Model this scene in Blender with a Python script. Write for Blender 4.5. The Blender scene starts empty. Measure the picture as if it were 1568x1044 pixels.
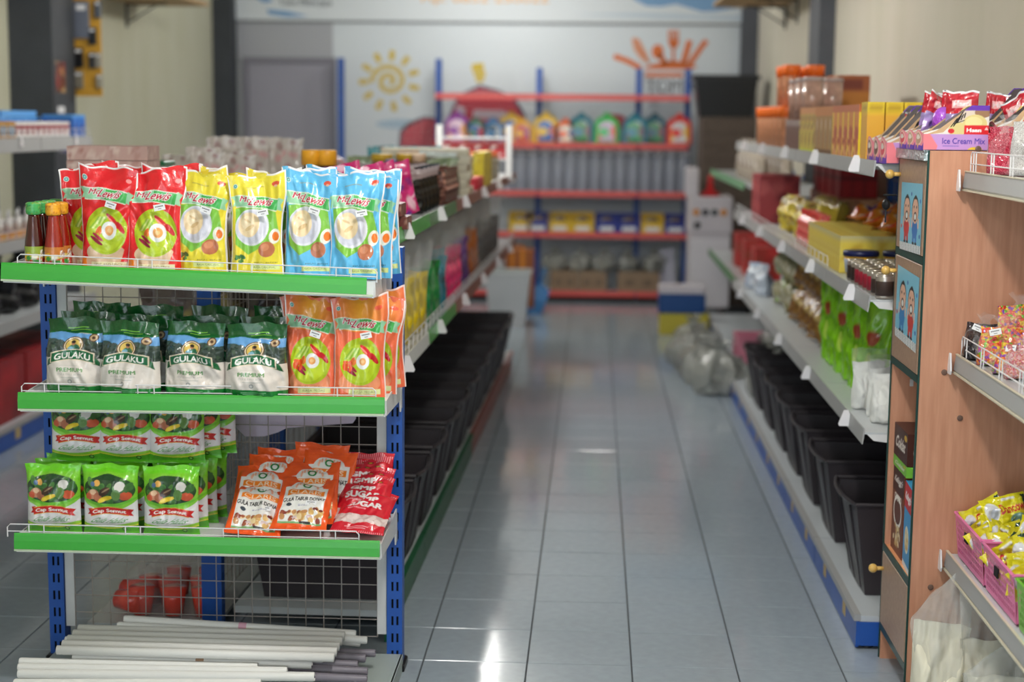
import bpy, math, random
import numpy as np
from mathutils import Vector, Matrix, Euler

random.seed(7)
RNG = np.random.RandomState(7)
SC = bpy.context.scene
COL = SC.collection
PI = math.pi

# ------------------------------------------------------------------ camera, world, lights, exposure
CAM_H, FPX, PITCH, YAW, ROLL = 1.549, 2438.3, .1379, .0502, .0105
FWD = Vector((-math.sin(YAW) * math.cos(PITCH), math.cos(YAW) * math.cos(PITCH), -math.sin(PITCH)))
_r = Vector((math.cos(YAW), math.sin(YAW), 0)); _u = _r.cross(FWD)
RIGHT = math.cos(ROLL) * _r + math.sin(ROLL) * _u
UP = math.cos(ROLL) * _u - math.sin(ROLL) * _r
cam_d = bpy.data.cameras.new('camera'); cam = bpy.data.objects.new('camera', cam_d); COL.objects.link(cam)
cam.matrix_world = Matrix(((RIGHT.x, UP.x, -FWD.x, 0), (RIGHT.y, UP.y, -FWD.y, 0), (RIGHT.z, UP.z, -FWD.z, CAM_H), (0, 0, 0, 1)))
cam_d.sensor_width = 36; cam_d.lens = 36 * FPX / 1568; cam_d.clip_end = 60; cam_d.clip_start = .05
cam_d.dof.use_dof = True; cam_d.dof.focus_distance = 4.12; cam_d.dof.aperture_fstop = 2.0
SC.camera = cam
SC.view_settings.view_transform = 'Standard'; SC.view_settings.look = 'None'
SC.view_settings.exposure = 0.22; SC.view_settings.gamma = 1; SC.view_settings.use_curve_mapping = False

W = bpy.data.worlds.new('world'); SC.world = W; W.use_nodes = True
W.node_tree.nodes['Background'].inputs[0].default_value = (.72, .86, 1, 1)
W.node_tree.nodes['Background'].inputs[1].default_value = 1.5        # daylight of the open shop front behind the camera

LAMPS = [(-.87, 13.1, 5), (-.84, 12.15, 12), (-.95, 8.3, 33), (.05, 2.9, 33), (-.95, -1.6, 24)]
LAMP_Z = 2.92
for i, (x, y, e) in enumerate(LAMPS):
    l = bpy.data.lights.new('bulb_light', 'POINT'); l.energy = e * 2.6; l.shadow_soft_size = .09; l.color = (1, .985, .95)
    o = bpy.data.objects.new('bulb_light', l); o.location = (x, y, LAMP_Z - .12); COL.objects.link(o)
al = bpy.data.lights.new('shopfront_daylight', 'AREA'); al.shape = 'RECTANGLE'; al.size = 4.2; al.size_y = 2.4; al.energy = 48; al.color = (.86, .94, 1)
ao = bpy.data.objects.new('shopfront_daylight', al); ao.location = (-.99, -4.3, 1.45); ao.rotation_euler = (PI / 2, 0, 0); COL.objects.link(ao)

def ray(u, v):
    return RIGHT * ((u - 784) / FPX) - UP * ((v - 522) / FPX) + FWD
def at_y(u, v, y):
    r = ray(u, v); t = y / r.y; return r.x * t, CAM_H + r.z * t
def at_x(u, v, x):
    r = ray(u, v); t = x / r.x; return r.y * t, CAM_H + r.z * t
def at_z(u, v, z):
    r = ray(u, v); t = (z - CAM_H) / r.z; return r.x * t, r.y * t

# ------------------------------------------------------------------ colours and materials
def lin(c):
    if isinstance(c, str):
        c = tuple(int(c[i:i + 2], 16) for i in (0, 2, 4))
    return tuple(((k / 255) / 12.92 if k / 255 <= .04045 else ((k / 255 + .055) / 1.055) ** 2.4) for k in c)
MATS = {}
def mat(name, col=None, rough=.5, metal=0, coat=0, alpha=1, trans=0, emit=0, bump=0, bscale=40, var=0, vscale=8, attr=False, ior=1.45, spec=.5):
    if name in MATS: return MATS[name]
    m = bpy.data.materials.new(name); m.use_nodes = True; nt = m.node_tree; N = nt.nodes; L = nt.links
    b = N['Principled BSDF']; b.inputs['Roughness'].default_value = rough; b.inputs['Metallic'].default_value = metal
    b.inputs['Coat Weight'].default_value = coat; b.inputs['Coat Roughness'].default_value = .12
    b.inputs['IOR'].default_value = ior; b.inputs['Specular IOR Level'].default_value = spec
    tc = N.new('ShaderNodeTexCoord')
    if attr:
        a = N.new('ShaderNodeAttribute'); a.attribute_name = 'Col'; L.new(a.outputs['Color'], b.inputs['Base Color'])
    elif col is not None:
        c = lin(col)
        if var:
            n = N.new('ShaderNodeTexNoise'); n.inputs['Scale'].default_value = vscale; n.inputs['Detail'].default_value = 5
            L.new(tc.outputs['Object'], n.inputs['Vector'])
            r = N.new('ShaderNodeValToRGB'); r.color_ramp.elements[0].position = .3; r.color_ramp.elements[1].position = .7
            r.color_ramp.elements[0].color = (*[k * (1 - var) for k in c], 1); r.color_ramp.elements[1].color = (*[min(1, k * (1 + var)) for k in c], 1)
            L.new(n.outputs['Fac'], r.inputs['Fac']); L.new(r.outputs['Color'], b.inputs['Base Color'])
        else:
            b.inputs['Base Color'].default_value = (*c, 1)
        if emit:
            b.inputs['Emission Color'].default_value = (*c, 1); b.inputs['Emission Strength'].default_value = emit
    if bump:
        n2 = N.new('ShaderNodeTexNoise'); n2.inputs['Scale'].default_value = bscale; n2.inputs['Detail'].default_value = 4
        L.new(tc.outputs['Object'], n2.inputs['Vector'])
        bp = N.new('ShaderNodeBump'); bp.inputs['Strength'].default_value = bump; bp.inputs['Distance'].default_value = .01
        L.new(n2.outputs['Fac'], bp.inputs['Height']); L.new(bp.outputs['Normal'], b.inputs['Normal'])
    b.inputs['Alpha'].default_value = alpha
    b.inputs['Transmission Weight'].default_value = trans
    MATS[name] = m
    return m

def film_mat(name, col, alpha=.25, rough=.12):
    """thin clear plastic film: mostly see-through, glossy and crumpled"""
    if name in MATS: return MATS[name]
    m = mat(name, col, rough=rough, coat=.5, bump=.8, bscale=45)
    nt = m.node_tree; b = nt.nodes['Principled BSDF']; out = nt.nodes['Material Output']
    tr = nt.nodes.new('ShaderNodeBsdfTransparent'); mx = nt.nodes.new('ShaderNodeMixShader')
    mx.inputs[0].default_value = alpha
    nt.links.new(tr.outputs[0], mx.inputs[1]); nt.links.new(b.outputs[0], mx.inputs[2]); nt.links.new(mx.outputs[0], out.inputs['Surface'])
    return m

def candy_mat(name, palette, scale=90, rough=.25, bump=.6):
    """small sweets packed in clear film: a cell texture with one colour per cell"""
    if name in MATS: return MATS[name]
    m = mat(name, (255, 255, 255), rough=rough, coat=.6); nt = m.node_tree; N = nt.nodes; L = nt.links; b = N['Principled BSDF']
    tc = N.new('ShaderNodeTexCoord'); v = N.new('ShaderNodeTexVoronoi'); v.inputs['Scale'].default_value = scale
    L.new(tc.outputs['Object'], v.inputs['Vector'])
    sep = N.new('ShaderNodeSeparateColor'); L.new(v.outputs['Color'], sep.inputs[0])
    r = N.new('ShaderNodeValToRGB'); r.color_ramp.interpolation = 'CONSTANT'; n = len(palette)
    while len(r.color_ramp.elements) < n: r.color_ramp.elements.new(.5)
    for i, e in enumerate(r.color_ramp.elements): e.position = i / n; e.color = (*lin(palette[i]), 1)
    L.new(sep.outputs[0], r.inputs['Fac']); L.new(r.outputs['Color'], b.inputs['Base Color'])
    inv = N.new('ShaderNodeMath'); inv.operation = 'SUBTRACT'; inv.inputs[0].default_value = 1; L.new(v.outputs['Distance'], inv.inputs[1])
    bp = N.new('ShaderNodeBump'); bp.inputs['Strength'].default_value = bump; bp.inputs['Distance'].default_value = .006
    L.new(inv.outputs[0], bp.inputs['Height']); L.new(bp.outputs['Normal'], b.inputs['Normal'])
    return m

def tile_mat():
    m = mat('glazed_tile', (160, 171, 181), rough=.13, var=.05, vscale=30, coat=.0, spec=.5); nt = m.node_tree; N = nt.nodes; L = nt.links; b = N['Principled BSDF']
    tc = [n for n in N if n.type == 'TEX_COORD'][0]
    g = N.new('ShaderNodeNewGeometry')
    n = N.new('ShaderNodeTexNoise'); n.inputs['Scale'].default_value = 3; n.inputs['Detail'].default_value = 6; L.new(g.outputs['Position'], n.inputs['Vector'])
    mr = N.new('ShaderNodeMapRange'); mr.inputs['To Min'].default_value = .07; mr.inputs['To Max'].default_value = .13; L.new(n.outputs['Fac'], mr.inputs['Value'])
    L.new(mr.outputs[0], b.inputs['Roughness'])
    n2 = N.new('ShaderNodeTexNoise'); n2.inputs['Scale'].default_value = 9; n2.inputs['Detail'].default_value = 2; L.new(g.outputs['Position'], n2.inputs['Vector'])
    bp = N.new('ShaderNodeBump'); bp.inputs['Strength'].default_value = .05; bp.inputs['Distance'].default_value = .01
    L.new(n2.outputs['Fac'], bp.inputs['Height']); L.new(bp.outputs['Normal'], b.inputs['Normal'])
    return m

def wall_mat(name, col, stain):
    m = mat(name, col, rough=.85, bump=.15, bscale=60); nt = m.node_tree; N = nt.nodes; L = nt.links; b = N['Principled BSDF']
    tc = [n for n in N if n.type == 'TEX_COORD'][0]
    mp = N.new('ShaderNodeMapping'); mp.inputs['Scale'].default_value = (1.1, 1.1, .35); L.new(tc.outputs['Object'], mp.inputs['Vector'])
    n = N.new('ShaderNodeTexNoise'); n.inputs['Scale'].default_value = 3; n.inputs['Detail'].default_value = 7; L.new(mp.outputs[0], n.inputs['Vector'])
    r = N.new('ShaderNodeValToRGB'); r.color_ramp.elements[0].position = .25; r.color_ramp.elements[1].position = .7
    r.color_ramp.elements[0].color = (*lin(stain), 1); r.color_ramp.elements[1].color = (*lin(col), 1)
    L.new(n.outputs['Fac'], r.inputs['Fac']); L.new(r.outputs['Color'], b.inputs['Base Color'])
    return m

def wood_mat(name, c1, c2, sc=(30, 30, 2.5), rough=.42):
    m = mat(name, c1, rough=rough); nt = m.node_tree; N = nt.nodes; L = nt.links; b = N['Principled BSDF']
    tc = [n for n in N if n.type == 'TEX_COORD'][0]
    mp = N.new('ShaderNodeMapping'); mp.inputs['Scale'].default_value = sc; L.new(tc.outputs['Object'], mp.inputs['Vector'])
    n = N.new('ShaderNodeTexNoise'); n.inputs['Scale'].default_value = 3; n.inputs['Detail'].default_value = 8; L.new(mp.outputs[0], n.inputs['Vector'])
    r = N.new('ShaderNodeValToRGB'); r.color_ramp.elements[0].position = .35; r.color_ramp.elements[1].position = .7
    r.color_ramp.elements[0].color = (*lin(c1), 1); r.color_ramp.elements[1].color = (*lin(c2), 1)
    L.new(n.outputs['Fac'], r.inputs['Fac']); L.new(r.outputs['Color'], b.inputs['Base Color'])
    return m

M_PRINT = mat('printed_film', attr=True, rough=.27, coat=.55, bump=.25, bscale=60)
M_CARD = mat('printed_card', attr=True, rough=.45)
M_WHITE = mat('white_enamel', (226, 226, 226), rough=.35)
M_WIRE = mat('white_wire', (228, 226, 228), rough=.35)
M_GREEN = mat('green_strip', (62, 172, 58), rough=.35, coat=.2)
M_BLUE = mat('blue_enamel', (34, 84, 168), rough=.4, var=.1)
M_GREY = mat('grey_strip', (168, 168, 168), rough=.45)
M_RED = mat('salmon_strip', (222, 96, 92), rough=.4)
M_BROWN = mat('brown_strip', (150, 96, 84), rough=.5)
M_TAG = mat('tag_plastic', (238, 234, 236), rough=.4)
M_DARK = mat('dark_slot', (12, 12, 14), rough=.8)
M_BIN = mat('black_bin_plastic', (52, 46, 50), rough=.4)
M_FILM = film_mat('clear_film', (235, 235, 235), .12)
M_STICK = mat('sticker_paper', (236, 236, 238), rough=.6)
M_BLACK = mat('black_plastic', (18, 18, 20), rough=.35)
M_INK = mat('ink', (60, 60, 70), rough=.6)

# ------------------------------------------------------------------ mesh helpers
class MB:
    def __init__(s): s.v = []; s.f = []; s.m = []
    def add(s, vs, fs, mi=0):
        o = len(s.v); s.v += [tuple(p) for p in vs]
        s.f += [tuple(i + o for i in f) for f in fs]; s.m += [mi] * len(fs); return s
    def box(s, x0, x1, y0, y1, z0, z1, mi=0):
        return s.add([(x0, y0, z0), (x1, y0, z0), (x1, y1, z0), (x0, y1, z0), (x0, y0, z1), (x1, y0, z1), (x1, y1, z1), (x0, y1, z1)],
                     [(0, 3, 2, 1), (4, 5, 6, 7), (0, 1, 5, 4), (1, 2, 6, 5), (2, 3, 7, 6), (3, 0, 4, 7)], mi)
    def cbox(s, x0, x1, y0, y1, z0, z1, c=.003, mi=0):
        """box with chamfered upright edges and top"""
        a = [(x0 + c, y0), (x1 - c, y0), (x1, y0 + c), (x1, y1 - c), (x1 - c, y1), (x0 + c, y1), (x0, y1 - c), (x0, y0 + c)]
        mx, my = (x0 + x1) / 2, (y0 + y1) / 2
        ins = [(x + (c if x < mx else -c), y + (c if y < my else -c)) for x, y in a]
        vs = [(x, y, z0) for x, y in a] + [(x, y, z1 - c) for x, y in a] + [(x, y, z1) for x, y in ins]
        fs = [(i, (i + 1) % 8, (i + 1) % 8 + 8, i + 8) for i in range(8)] + [(i + 8, (i + 1) % 8 + 8, (i + 1) % 8 + 16, i + 16) for i in range(8)]
        fs += [tuple(range(16, 24)), tuple(reversed(range(8)))]
        return s.add(vs, fs, mi)
    def prism(s, pts, axis, a, b, mi=0):
        """polygon pts (p,q) extruded along axis from a to b; axis x: (y,z), y: (x,z), z: (x,y)"""
        def mk(p, q, t): return (t, p, q) if axis == 'x' else ((p, t, q) if axis == 'y' else (p, q, t))
        n = len(pts); vs = [mk(p, q, a) for p, q in pts] + [mk(p, q, b) for p, q in pts]
        fs = [tuple(range(n)), tuple(reversed(range(n, 2 * n)))] + [(i, i + n, (i + 1) % n + n, (i + 1) % n) for i in range(n)]
        return s.add(vs, fs, mi)
    def tube(s, pts, r, seg=6, mi=0, cap=True):
        pts = [Vector(p) for p in pts]; n = len(pts); vs = []
        ref = None
        for i, p in enumerate(pts):
            d = (pts[min(i + 1, n - 1)] - pts[max(i - 1, 0)]).normalized()
            if ref is None or abs(d.dot(ref)) > .95: ref = Vector((0, 0, 1)) if abs(d.z) < .9 else Vector((1, 0, 0))
            a = d.cross(ref).normalized(); b = d.cross(a)
            rr = r[i] if isinstance(r, (list, tuple)) else r
            for k in range(seg):
                t = 2 * PI * k / seg; vs.append(p + a * (rr * math.cos(t)) + b * (rr * math.sin(t)))
        fs = [(i * seg + k, i * seg + (k + 1) % seg, (i + 1) * seg + (k + 1) % seg, (i + 1) * seg + k) for i in range(n - 1) for k in range(seg)]
        if cap: fs += [tuple(reversed(range(seg))), tuple(range((n - 1) * seg, n * seg))]
        return s.add(vs, fs, mi)
    def lathe(s, prof, seg=16, c=(0, 0, 0), mi=0, capb=True, capt=True):
        vs = [(c[0] + r * math.cos(2 * PI * k / seg), c[1] + r * math.sin(2 * PI * k / seg), c[2] + z) for r, z in prof for k in range(seg)]
        fs = [(i * seg + k, i * seg + (k + 1) % seg, (i + 1) * seg + (k + 1) % seg, (i + 1) * seg + k) for i in range(len(prof) - 1) for k in range(seg)]
        if capb: fs.append(tuple(reversed(range(seg))))
        if capt: fs.append(tuple(range((len(prof) - 1) * seg, len(prof) * seg)))
        return s.add(vs, fs, mi)
    def ball(s, c, r, seg=8, rings=6, mi=0, sz=1.0):
        prof = [(max(r * math.sin(PI * i / rings), 1e-4), -r * sz * math.cos(PI * i / rings)) for i in range(rings + 1)]
        return s.lathe(prof, seg, c, mi, False, False)
    def mesh(s, name, mats, smooth=False):
        me = bpy.data.meshes.new(name); me.from_pydata(s.v, [], s.f)
        for m in (mats if isinstance(mats, (list, tuple)) else [mats]): me.materials.append(m)
        me.polygons.foreach_set('material_index', s.m)
        if smooth: me.polygons.foreach_set('use_smooth', [True] * len(s.f))
        me.update(); return me
    def build(s, name, mats, parent=None, smooth=False, loc=None):
        return link(name, s.mesh(name, mats, smooth), parent, loc)

def link(name, me, parent=None, loc=None, rot=None):
    o = bpy.data.objects.new(name, me); COL.objects.link(o)
    if parent is not None: o.parent = parent
    if loc is not None: o.location = loc
    if rot is not None: o.rotation_euler = rot
    return o
def tag(o, label=None, cat=None, group=None, kind=None):
    if label: o['label'] = label
    if cat: o['category'] = cat
    if group: o['group'] = group
    if kind: o['kind'] = kind
    return o
def thing(name, label, cat, loc=(0, 0, 0), rot=(0, 0, 0), group=None):
    o = bpy.data.objects.new(name, None); o.empty_display_size = .05; COL.objects.link(o)
    o.location = loc; o.rotation_euler = rot
    return tag(o, label, cat, group)
def struct(name, mb, m, smooth=False):
    return tag(mb.build(name, m, None, smooth), kind='structure')
CH = {}
def copy_tree(o, parent=None):
    c = o.copy(); COL.objects.link(c); c.parent = parent
    for ch in CH.get(o.name, []): copy_tree(ch, c)
    return c
def remember(root):
    """children lists for copy_tree (o.children scans the whole scene, so it is kept once per prototype)"""
    for o in [root] + list(root.children_recursive): CH[o.name] = list(o.children)
    return root
class Proto:
    """the first place() uses the built thing itself, later ones copy it with its parts"""
    def __init__(s, root): s.root = remember(root); s.used = False
    def place(s, loc, rot=(0, 0, 0), label=None, group=None, scale=None):
        if s.used: o = copy_tree(s.root)
        else: o = s.root; s.used = True
        o.location = loc; o.rotation_euler = rot
        if scale: o.scale = scale if isinstance(scale, tuple) else (scale,) * 3
        if label: o['label'] = label
        if group: o['group'] = group
        return o

ORD = ['first', 'second', 'third', 'fourth', 'fifth', 'sixth', 'seventh', 'eighth', 'ninth', 'tenth', 'eleventh', 'twelfth', 'thirteenth', 'fourteenth', 'fifteenth', 'sixteenth', 'seventeenth', 'eighteenth', 'nineteenth', 'twentieth']

# ------------------------------------------------------------------ lettering as masks
_TXT = {}
def glyphs(s):
    """outline triangles of a word in the built-in font, rasterised once to a coverage mask"""
    if s in _TXT: return _TXT[s]
    c = bpy.data.curves.new('t', 'FONT'); c.body = s; c.resolution_u = 3
    o = bpy.data.objects.new('t', c); me = o.to_mesh(); me.calc_loop_triangles()
    v = np.array([p.co[:2] for p in me.vertices]); tr = [tuple(t.vertices) for t in me.loop_triangles]
    o.to_mesh_clear(); bpy.data.objects.remove(o); bpy.data.curves.remove(c)
    lo, hi = v.min(0), v.max(0); R = 56; sc = R / (hi[1] - lo[1]); Wd = int((hi[0] - lo[0]) * sc) + 1
    P = (v - lo) * sc; img = np.zeros((R + 1, Wd + 1), bool)
    for t in tr:
        a, b, cc = P[list(t)]; x0, y0 = np.floor(np.minimum(np.minimum(a, b), cc)).astype(int); x1, y1 = np.ceil(np.maximum(np.maximum(a, b), cc)).astype(int)
        X, Y = np.meshgrid(np.arange(max(x0, 0), min(x1, Wd) + 1), np.arange(max(y0, 0), min(y1, R) + 1)); X = X + .01; Y = Y + .01
        def e(p, q): return (q[0] - p[0]) * (Y - p[1]) - (q[1] - p[1]) * (X - p[0])
        e1, e2, e3 = e(a, b), e(b, cc), e(cc, a)
        k = ((e1 >= 0) & (e2 >= 0) & (e3 >= 0)) | ((e1 <= 0) & (e2 <= 0) & (e3 <= 0))
        img[max(y0, 0):min(y1, R) + 1, max(x0, 0):min(x1, Wd) + 1] |= k
    _TXT[s] = img; return img
def dil(img, n):
    if n <= 0: return img
    p = np.pad(img, n + 1); o = p.copy()
    for dx in range(-n, n + 1):
        for dy in range(-n, n + 1):
            if dx * dx + dy * dy <= n * n: o |= np.roll(np.roll(p, dx, 1), dy, 0)
    return o

class Art:
    """paints flat print on an array of surface points (U right, V up, both 0..1; asp = width/height)"""
    def __init__(s, U, V, base, asp=1):
        s.U, s.V, s.asp = U, V, asp; s.C = np.tile(np.array(lin(base)), (len(U), 1))
    def put(s, k, c): s.C[k] = lin(c)
    def rect(s, x0, x1, y0, y1, c): s.put((s.U > x0) & (s.U < x1) & (s.V > y0) & (s.V < y1), c)
    def grad(s, x0, x1, y0, y1, c, amt):
        k = (s.U > x0) & (s.U < x1) & (s.V > y0) & (s.V < y1); a = amt * np.clip(1 - np.abs((s.U[k] - (x0 + x1) / 2) / ((x1 - x0) / 2)), 0, 1)
        s.C[k] = s.C[k] * (1 - a[:, None]) + np.array(lin(c)) * a[:, None]
    def ell(s, cx, cy, rx, ry, c, rot=0):
        dx, dy = (s.U - cx) * s.asp, s.V - cy; ca, sa = math.cos(rot), math.sin(rot)
        a = (dx * ca + dy * sa) / (rx * s.asp); b = (-dx * sa + dy * ca) / ry
        s.put(a * a + b * b < 1, c)
    def poly(s, pts, c):
        k = np.zeros(len(s.U), bool); n = len(pts)
        for i in range(n):
            (x1, y1), (x2, y2) = pts[i], pts[(i + 1) % n]
            if y1 == y2: continue
            cr = ((y1 > s.V) != (y2 > s.V)) & (s.U < (x2 - x1) * (s.V - y1) / (y2 - y1) + x1); k ^= cr
        s.put(k, c)
    def wave(s, v0, amp, fr, ph, c, up=True):
        w = v0 + amp * np.sin(s.U * fr + ph); s.put((s.V > w) if up else (s.V < w), c)
    def text(s, t, cx, cy, w, h, c, slant=0, rot=0, out=None, on=3, bold=0, arch=0):
        img = glyphs(t); R, Wd = img.shape
        dx, dy = (s.U - cx) * s.asp, s.V - cy
        ca, sa = math.cos(rot), math.sin(rot); x = (dx * ca + dy * sa) / s.asp; y = -dx * sa * 1.0 + dy * ca
        y = y + arch * (x / (w / 2)) ** 2
        x = x - slant * y / h * w * .12
        def lay(im, n, cc):
            p = n + 1 if n > 0 else 0
            X = ((x / w + .5) * Wd + p).astype(int); Y = ((y / h + .5) * R + p).astype(int)
            k = (X >= 0) & (X < im.shape[1]) & (Y >= 0) & (Y < im.shape[0]); q = np.zeros(len(x), bool)
            q[k] = im[Y[k], X[k]]; s.put(q, cc)
        if out is not None: lay(dil(img, on + bold), on + bold, out)
        lay(dil(img, bold), bold, c)
    def blobs(s, x0, x1, y0, y1, cols, n, r, seed=1, ry=None):
        g = np.random.RandomState(seed)
        for i in range(n): s.ell(g.uniform(x0, x1), g.uniform(y0, y1), g.uniform(.6, 1.2) * r, g.uniform(.6, 1.2) * (ry or r), cols[i % len(cols)], g.uniform(0, 3))
def sample(fn, U, V, du, dv, base, asp):
    acc = 0
    for a, b in ((-.25, -.25), (.25, -.25), (-.25, .25), (.25, .25)):
        A = Art(np.clip(U + a * du, .001, .999), np.clip(V + b * dv, .001, .999), base, asp); fn(A); acc = acc + A.C
    return acc / 4

def color_mesh(name, V, F, C, mats, mi=None, smooth=True):
    me = bpy.data.meshes.new(name); nv, nf = len(V), len(F)
    me.vertices.add(nv); me.vertices.foreach_set('co', np.asarray(V, 'f').ravel())
    F = np.asarray(F, 'i'); me.loops.add(nf * 4); me.loops.foreach_set('vertex_index', F.ravel())
    me.polygons.add(nf); me.polygons.foreach_set('loop_start', np.arange(nf, dtype='i') * 4)
    me.polygons.foreach_set('use_smooth', np.full(nf, smooth))
    for m in (mats if isinstance(mats, (list, tuple)) else [mats]): me.materials.append(m)
    if mi is not None: me.polygons.foreach_set('material_index', np.asarray(mi, 'i'))
    me.update(calc_edges=True); me.validate()
    if C is not None:
        ca = me.color_attributes.new('Col', 'FLOAT_COLOR', 'POINT')
        ca.data.foreach_set('color', np.concatenate([C, np.ones((nv, 1))], 1).astype('f').ravel())
    return me
def gridf(nu, nv, off=0, flip=False):
    i, j = np.meshgrid(np.arange(nu - 1), np.arange(nv - 1)); a = (j * nu + i).ravel() + off
    q = np.stack([a, a + 1, a + nu + 1, a + nu], 1)
    return q[:, ::-1] if flip else q

def bag_mesh(name, w, h, d, kind, fn, base, back=None, nu=60, nv=90, seed=0, wr=.003, mats=None, tilt_top=0., topw=None):
    """filled plastic packet: kind 'doy' stand-up pouch, 'sugar' block-bottom bag, 'pillow' pillow pack, 'knot' tied clear bag"""
    g = np.random.RandomState(seed)
    ph = g.uniform(0, 6.28, 16); am = g.uniform(.4, 1, 16)
    def surf(nu, nv, side):
        u = np.linspace(0, 1, nu); v = np.linspace(0, 1, nv); U, Vv = np.meshgrid(u, v); U = U.ravel(); Vv = Vv.ravel()
        s = 2 * U - 1
        if kind == 'doy':
            gz = np.interp(Vv, [0, .05, .2, .4, .7, .88, .95, 1], [.95, 1, 1, .92, .6, .25, .06, 0]); px = (1 - np.abs(s) ** 2.4) ** .75
            ws = np.interp(Vv, [0, .3, .6, .8, 1], [.92, .86, .88, .98, 1.0])
        elif kind == 'sugar':
            gz = np.interp(Vv, [0, .04, .12, .35, .6, .75, .84, 1], [.55, .85, 1, 1, .8, .45, .1, .03]); px = (1 - np.abs(s) ** 3.5) ** .6
            ws = np.interp(Vv, [0, .05, .2, .45, .7, .86, 1], [.93, .99, 1, .98, .93, .92, .96])
        elif kind == 'pillow':
            gz = np.interp(Vv, [0, .06, .2, .5, .8, .94, 1], [0, .1, .8, 1, .8, .1, 0]); px = (1 - np.abs(s) ** 2.6) ** .7
            ws = np.interp(Vv, [0, .1, .5, .9, 1], [1, .96, .94, .96, 1])
        else:  # knot
            gz = np.interp(Vv, [0, .04, .2, .5, .7, .8, .86, 1], [.5, .85, 1, .95, .6, .2, .08, .3]); px = (1 - np.abs(s) ** 2.6) ** .55
            ws = np.interp(Vv, [0, .1, .4, .6, .78, .86, 1], [.8, .97, 1, .9, .4, .2, .5])
        t = d / 2 * gz * px
        m = np.clip(gz * 1.5 + .25, 0, 1) * np.clip((1 - np.abs(s)) * 6, 0, 1)
        wv = np.zeros_like(U)
        for k in range(8):
            fu, fv = g2[k]; wv += am[k] * np.sin(U * fu + Vv * fv + ph[k] + side * 2) ** 3
        t = t + wr * m * wv
        x = (s * w / 2) * ws
        if kind in ('doy', 'sugar'):
            x += w * .02 * np.sin(Vv * 9 + ph[3]) * Vv
        z = Vv * h * (1 - .04 * (kind == 'doy') * gz * 0)
        z = z + h * (.012 * np.sin(s * 3 + ph[5]) + tilt_top * s + .01 * np.sin(s * 8 + ph[6])) * Vv ** 3
        yb = .006 * np.sin(s * 4 + ph[7]) * Vv ** 3 * (h / .2) + .05 * h * (Vv ** 2) * (kind == 'doy') * math.sin(ph[8])
        y = (-t if side == 0 else t) + yb
        return U, Vv, np.stack([x, y, z], 1)
    g2 = [(g.uniform(-16, 16), g.uniform(-10, 14)) for _ in range(8)]
    U, Vv, A = surf(nu, nv, 0); C = sample(fn, U, Vv, 1 / nu, 1 / nv, base, w / h)
    bu, bv = max(6, nu // 5), max(8, nv // 5); _, bV, B = surf(bu, bv, 1); g = None
    Cb = np.tile(np.array(lin(back or base)), (len(B), 1))
    if callable(fn) and getattr(fn, 'wrap', False):
        Cb = sample(fn, np.linspace(0, 1, len(B)) * 0 + .04, bV, .01, 1 / bv, base, w / h)
    # bottom gusset strip
    V_ = np.concatenate([A, B]); F = np.concatenate([gridf(nu, nv), gridf(bu, bv, nu * nv, True)])
    return color_mesh(name, V_, F, np.concatenate([C, Cb]), mats or M_PRINT)

def box_mesh(name, w, d, h, faces, base, res=400, mats=None):
    """carton with print: faces = dict front/left/right/top -> paint function; res = cells per metre"""
    V = []; F = []; C = []; off = 0
    spec = {'front': ((-w / 2, -d / 2, 0), (w, 0, 0), (0, 0, h)), 'right': ((w / 2, -d / 2, 0), (0, d, 0), (0, 0, h)),
            'left': ((-w / 2, d / 2, 0), (0, -d, 0), (0, 0, h)), 'back': ((w / 2, d / 2, 0), (-w, 0, 0), (0, 0, h)), 'top': ((-w / 2, -d / 2, h), (w, 0, 0), (0, d, 0)),
            'bottom': ((-w / 2, d / 2, 0), (w, 0, 0), (0, -d, 0))}
    for k, (o, a, b) in spec.items():
        o, a, b = np.array(o), np.array(a, float), np.array(b, float); fn = faces.get(k)
        nu = max(2, int(np.linalg.norm(a) * res)) if fn else 2; nv = max(2, int(np.linalg.norm(b) * res)) if fn else 2
        U, Vv = np.meshgrid(np.linspace(0, 1, nu), np.linspace(0, 1, nv)); U = U.ravel(); Vv = Vv.ravel()
        V.append(o + U[:, None] * a + Vv[:, None] * b)
        C.append(sample(fn, U, Vv, 1 / nu, 1 / nv, base, np.linalg.norm(a) / np.linalg.norm(b)) if fn else np.tile(np.array(lin(base)), (len(U), 1)))
        F.append(gridf(nu, nv, off)); off += nu * nv
    return color_mesh(name, np.concatenate(V), np.concatenate(F), np.concatenate(C), mats or M_CARD, smooth=False)

def hole_sheet(mb, P, us, vs, hole, mi=0):
    """sheet over the breakpoints us x vs (P maps to 3-D), leaving out the cells where hole(i, j)"""
    o = len(mb.v); nu = len(us)
    mb.v += [tuple(P(u, v)) for v in vs for u in us]
    for j in range(len(vs) - 1):
        for i in range(nu - 1):
            if not hole(i, j): mb.f.append((o + j * nu + i, o + j * nu + i + 1, o + (j + 1) * nu + i + 1, o + (j + 1) * nu + i)); mb.m.append(mi)

def letters(name, s, m, parent, loc, size, rot=(PI / 2, 0, 0), ext=.003, width=None, shear=0):
    c = bpy.data.curves.new('t', 'FONT'); c.body = s; c.extrude = ext; c.size = size; c.shear = shear; c.resolution_u = 3; c.align_x = 'CENTER'
    o = bpy.data.objects.new('t', c); me = bpy.data.meshes.new_from_object(o); bpy.data.objects.remove(o)
    me.materials.clear(); me.materials.append(m); ob = link(name, me, parent, loc, rot)
    if width:
        xs = [v.co.x for v in me.vertices]; k = width / (max(xs) - min(xs)); ob.scale = (k, 1, 1)
    return ob
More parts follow.
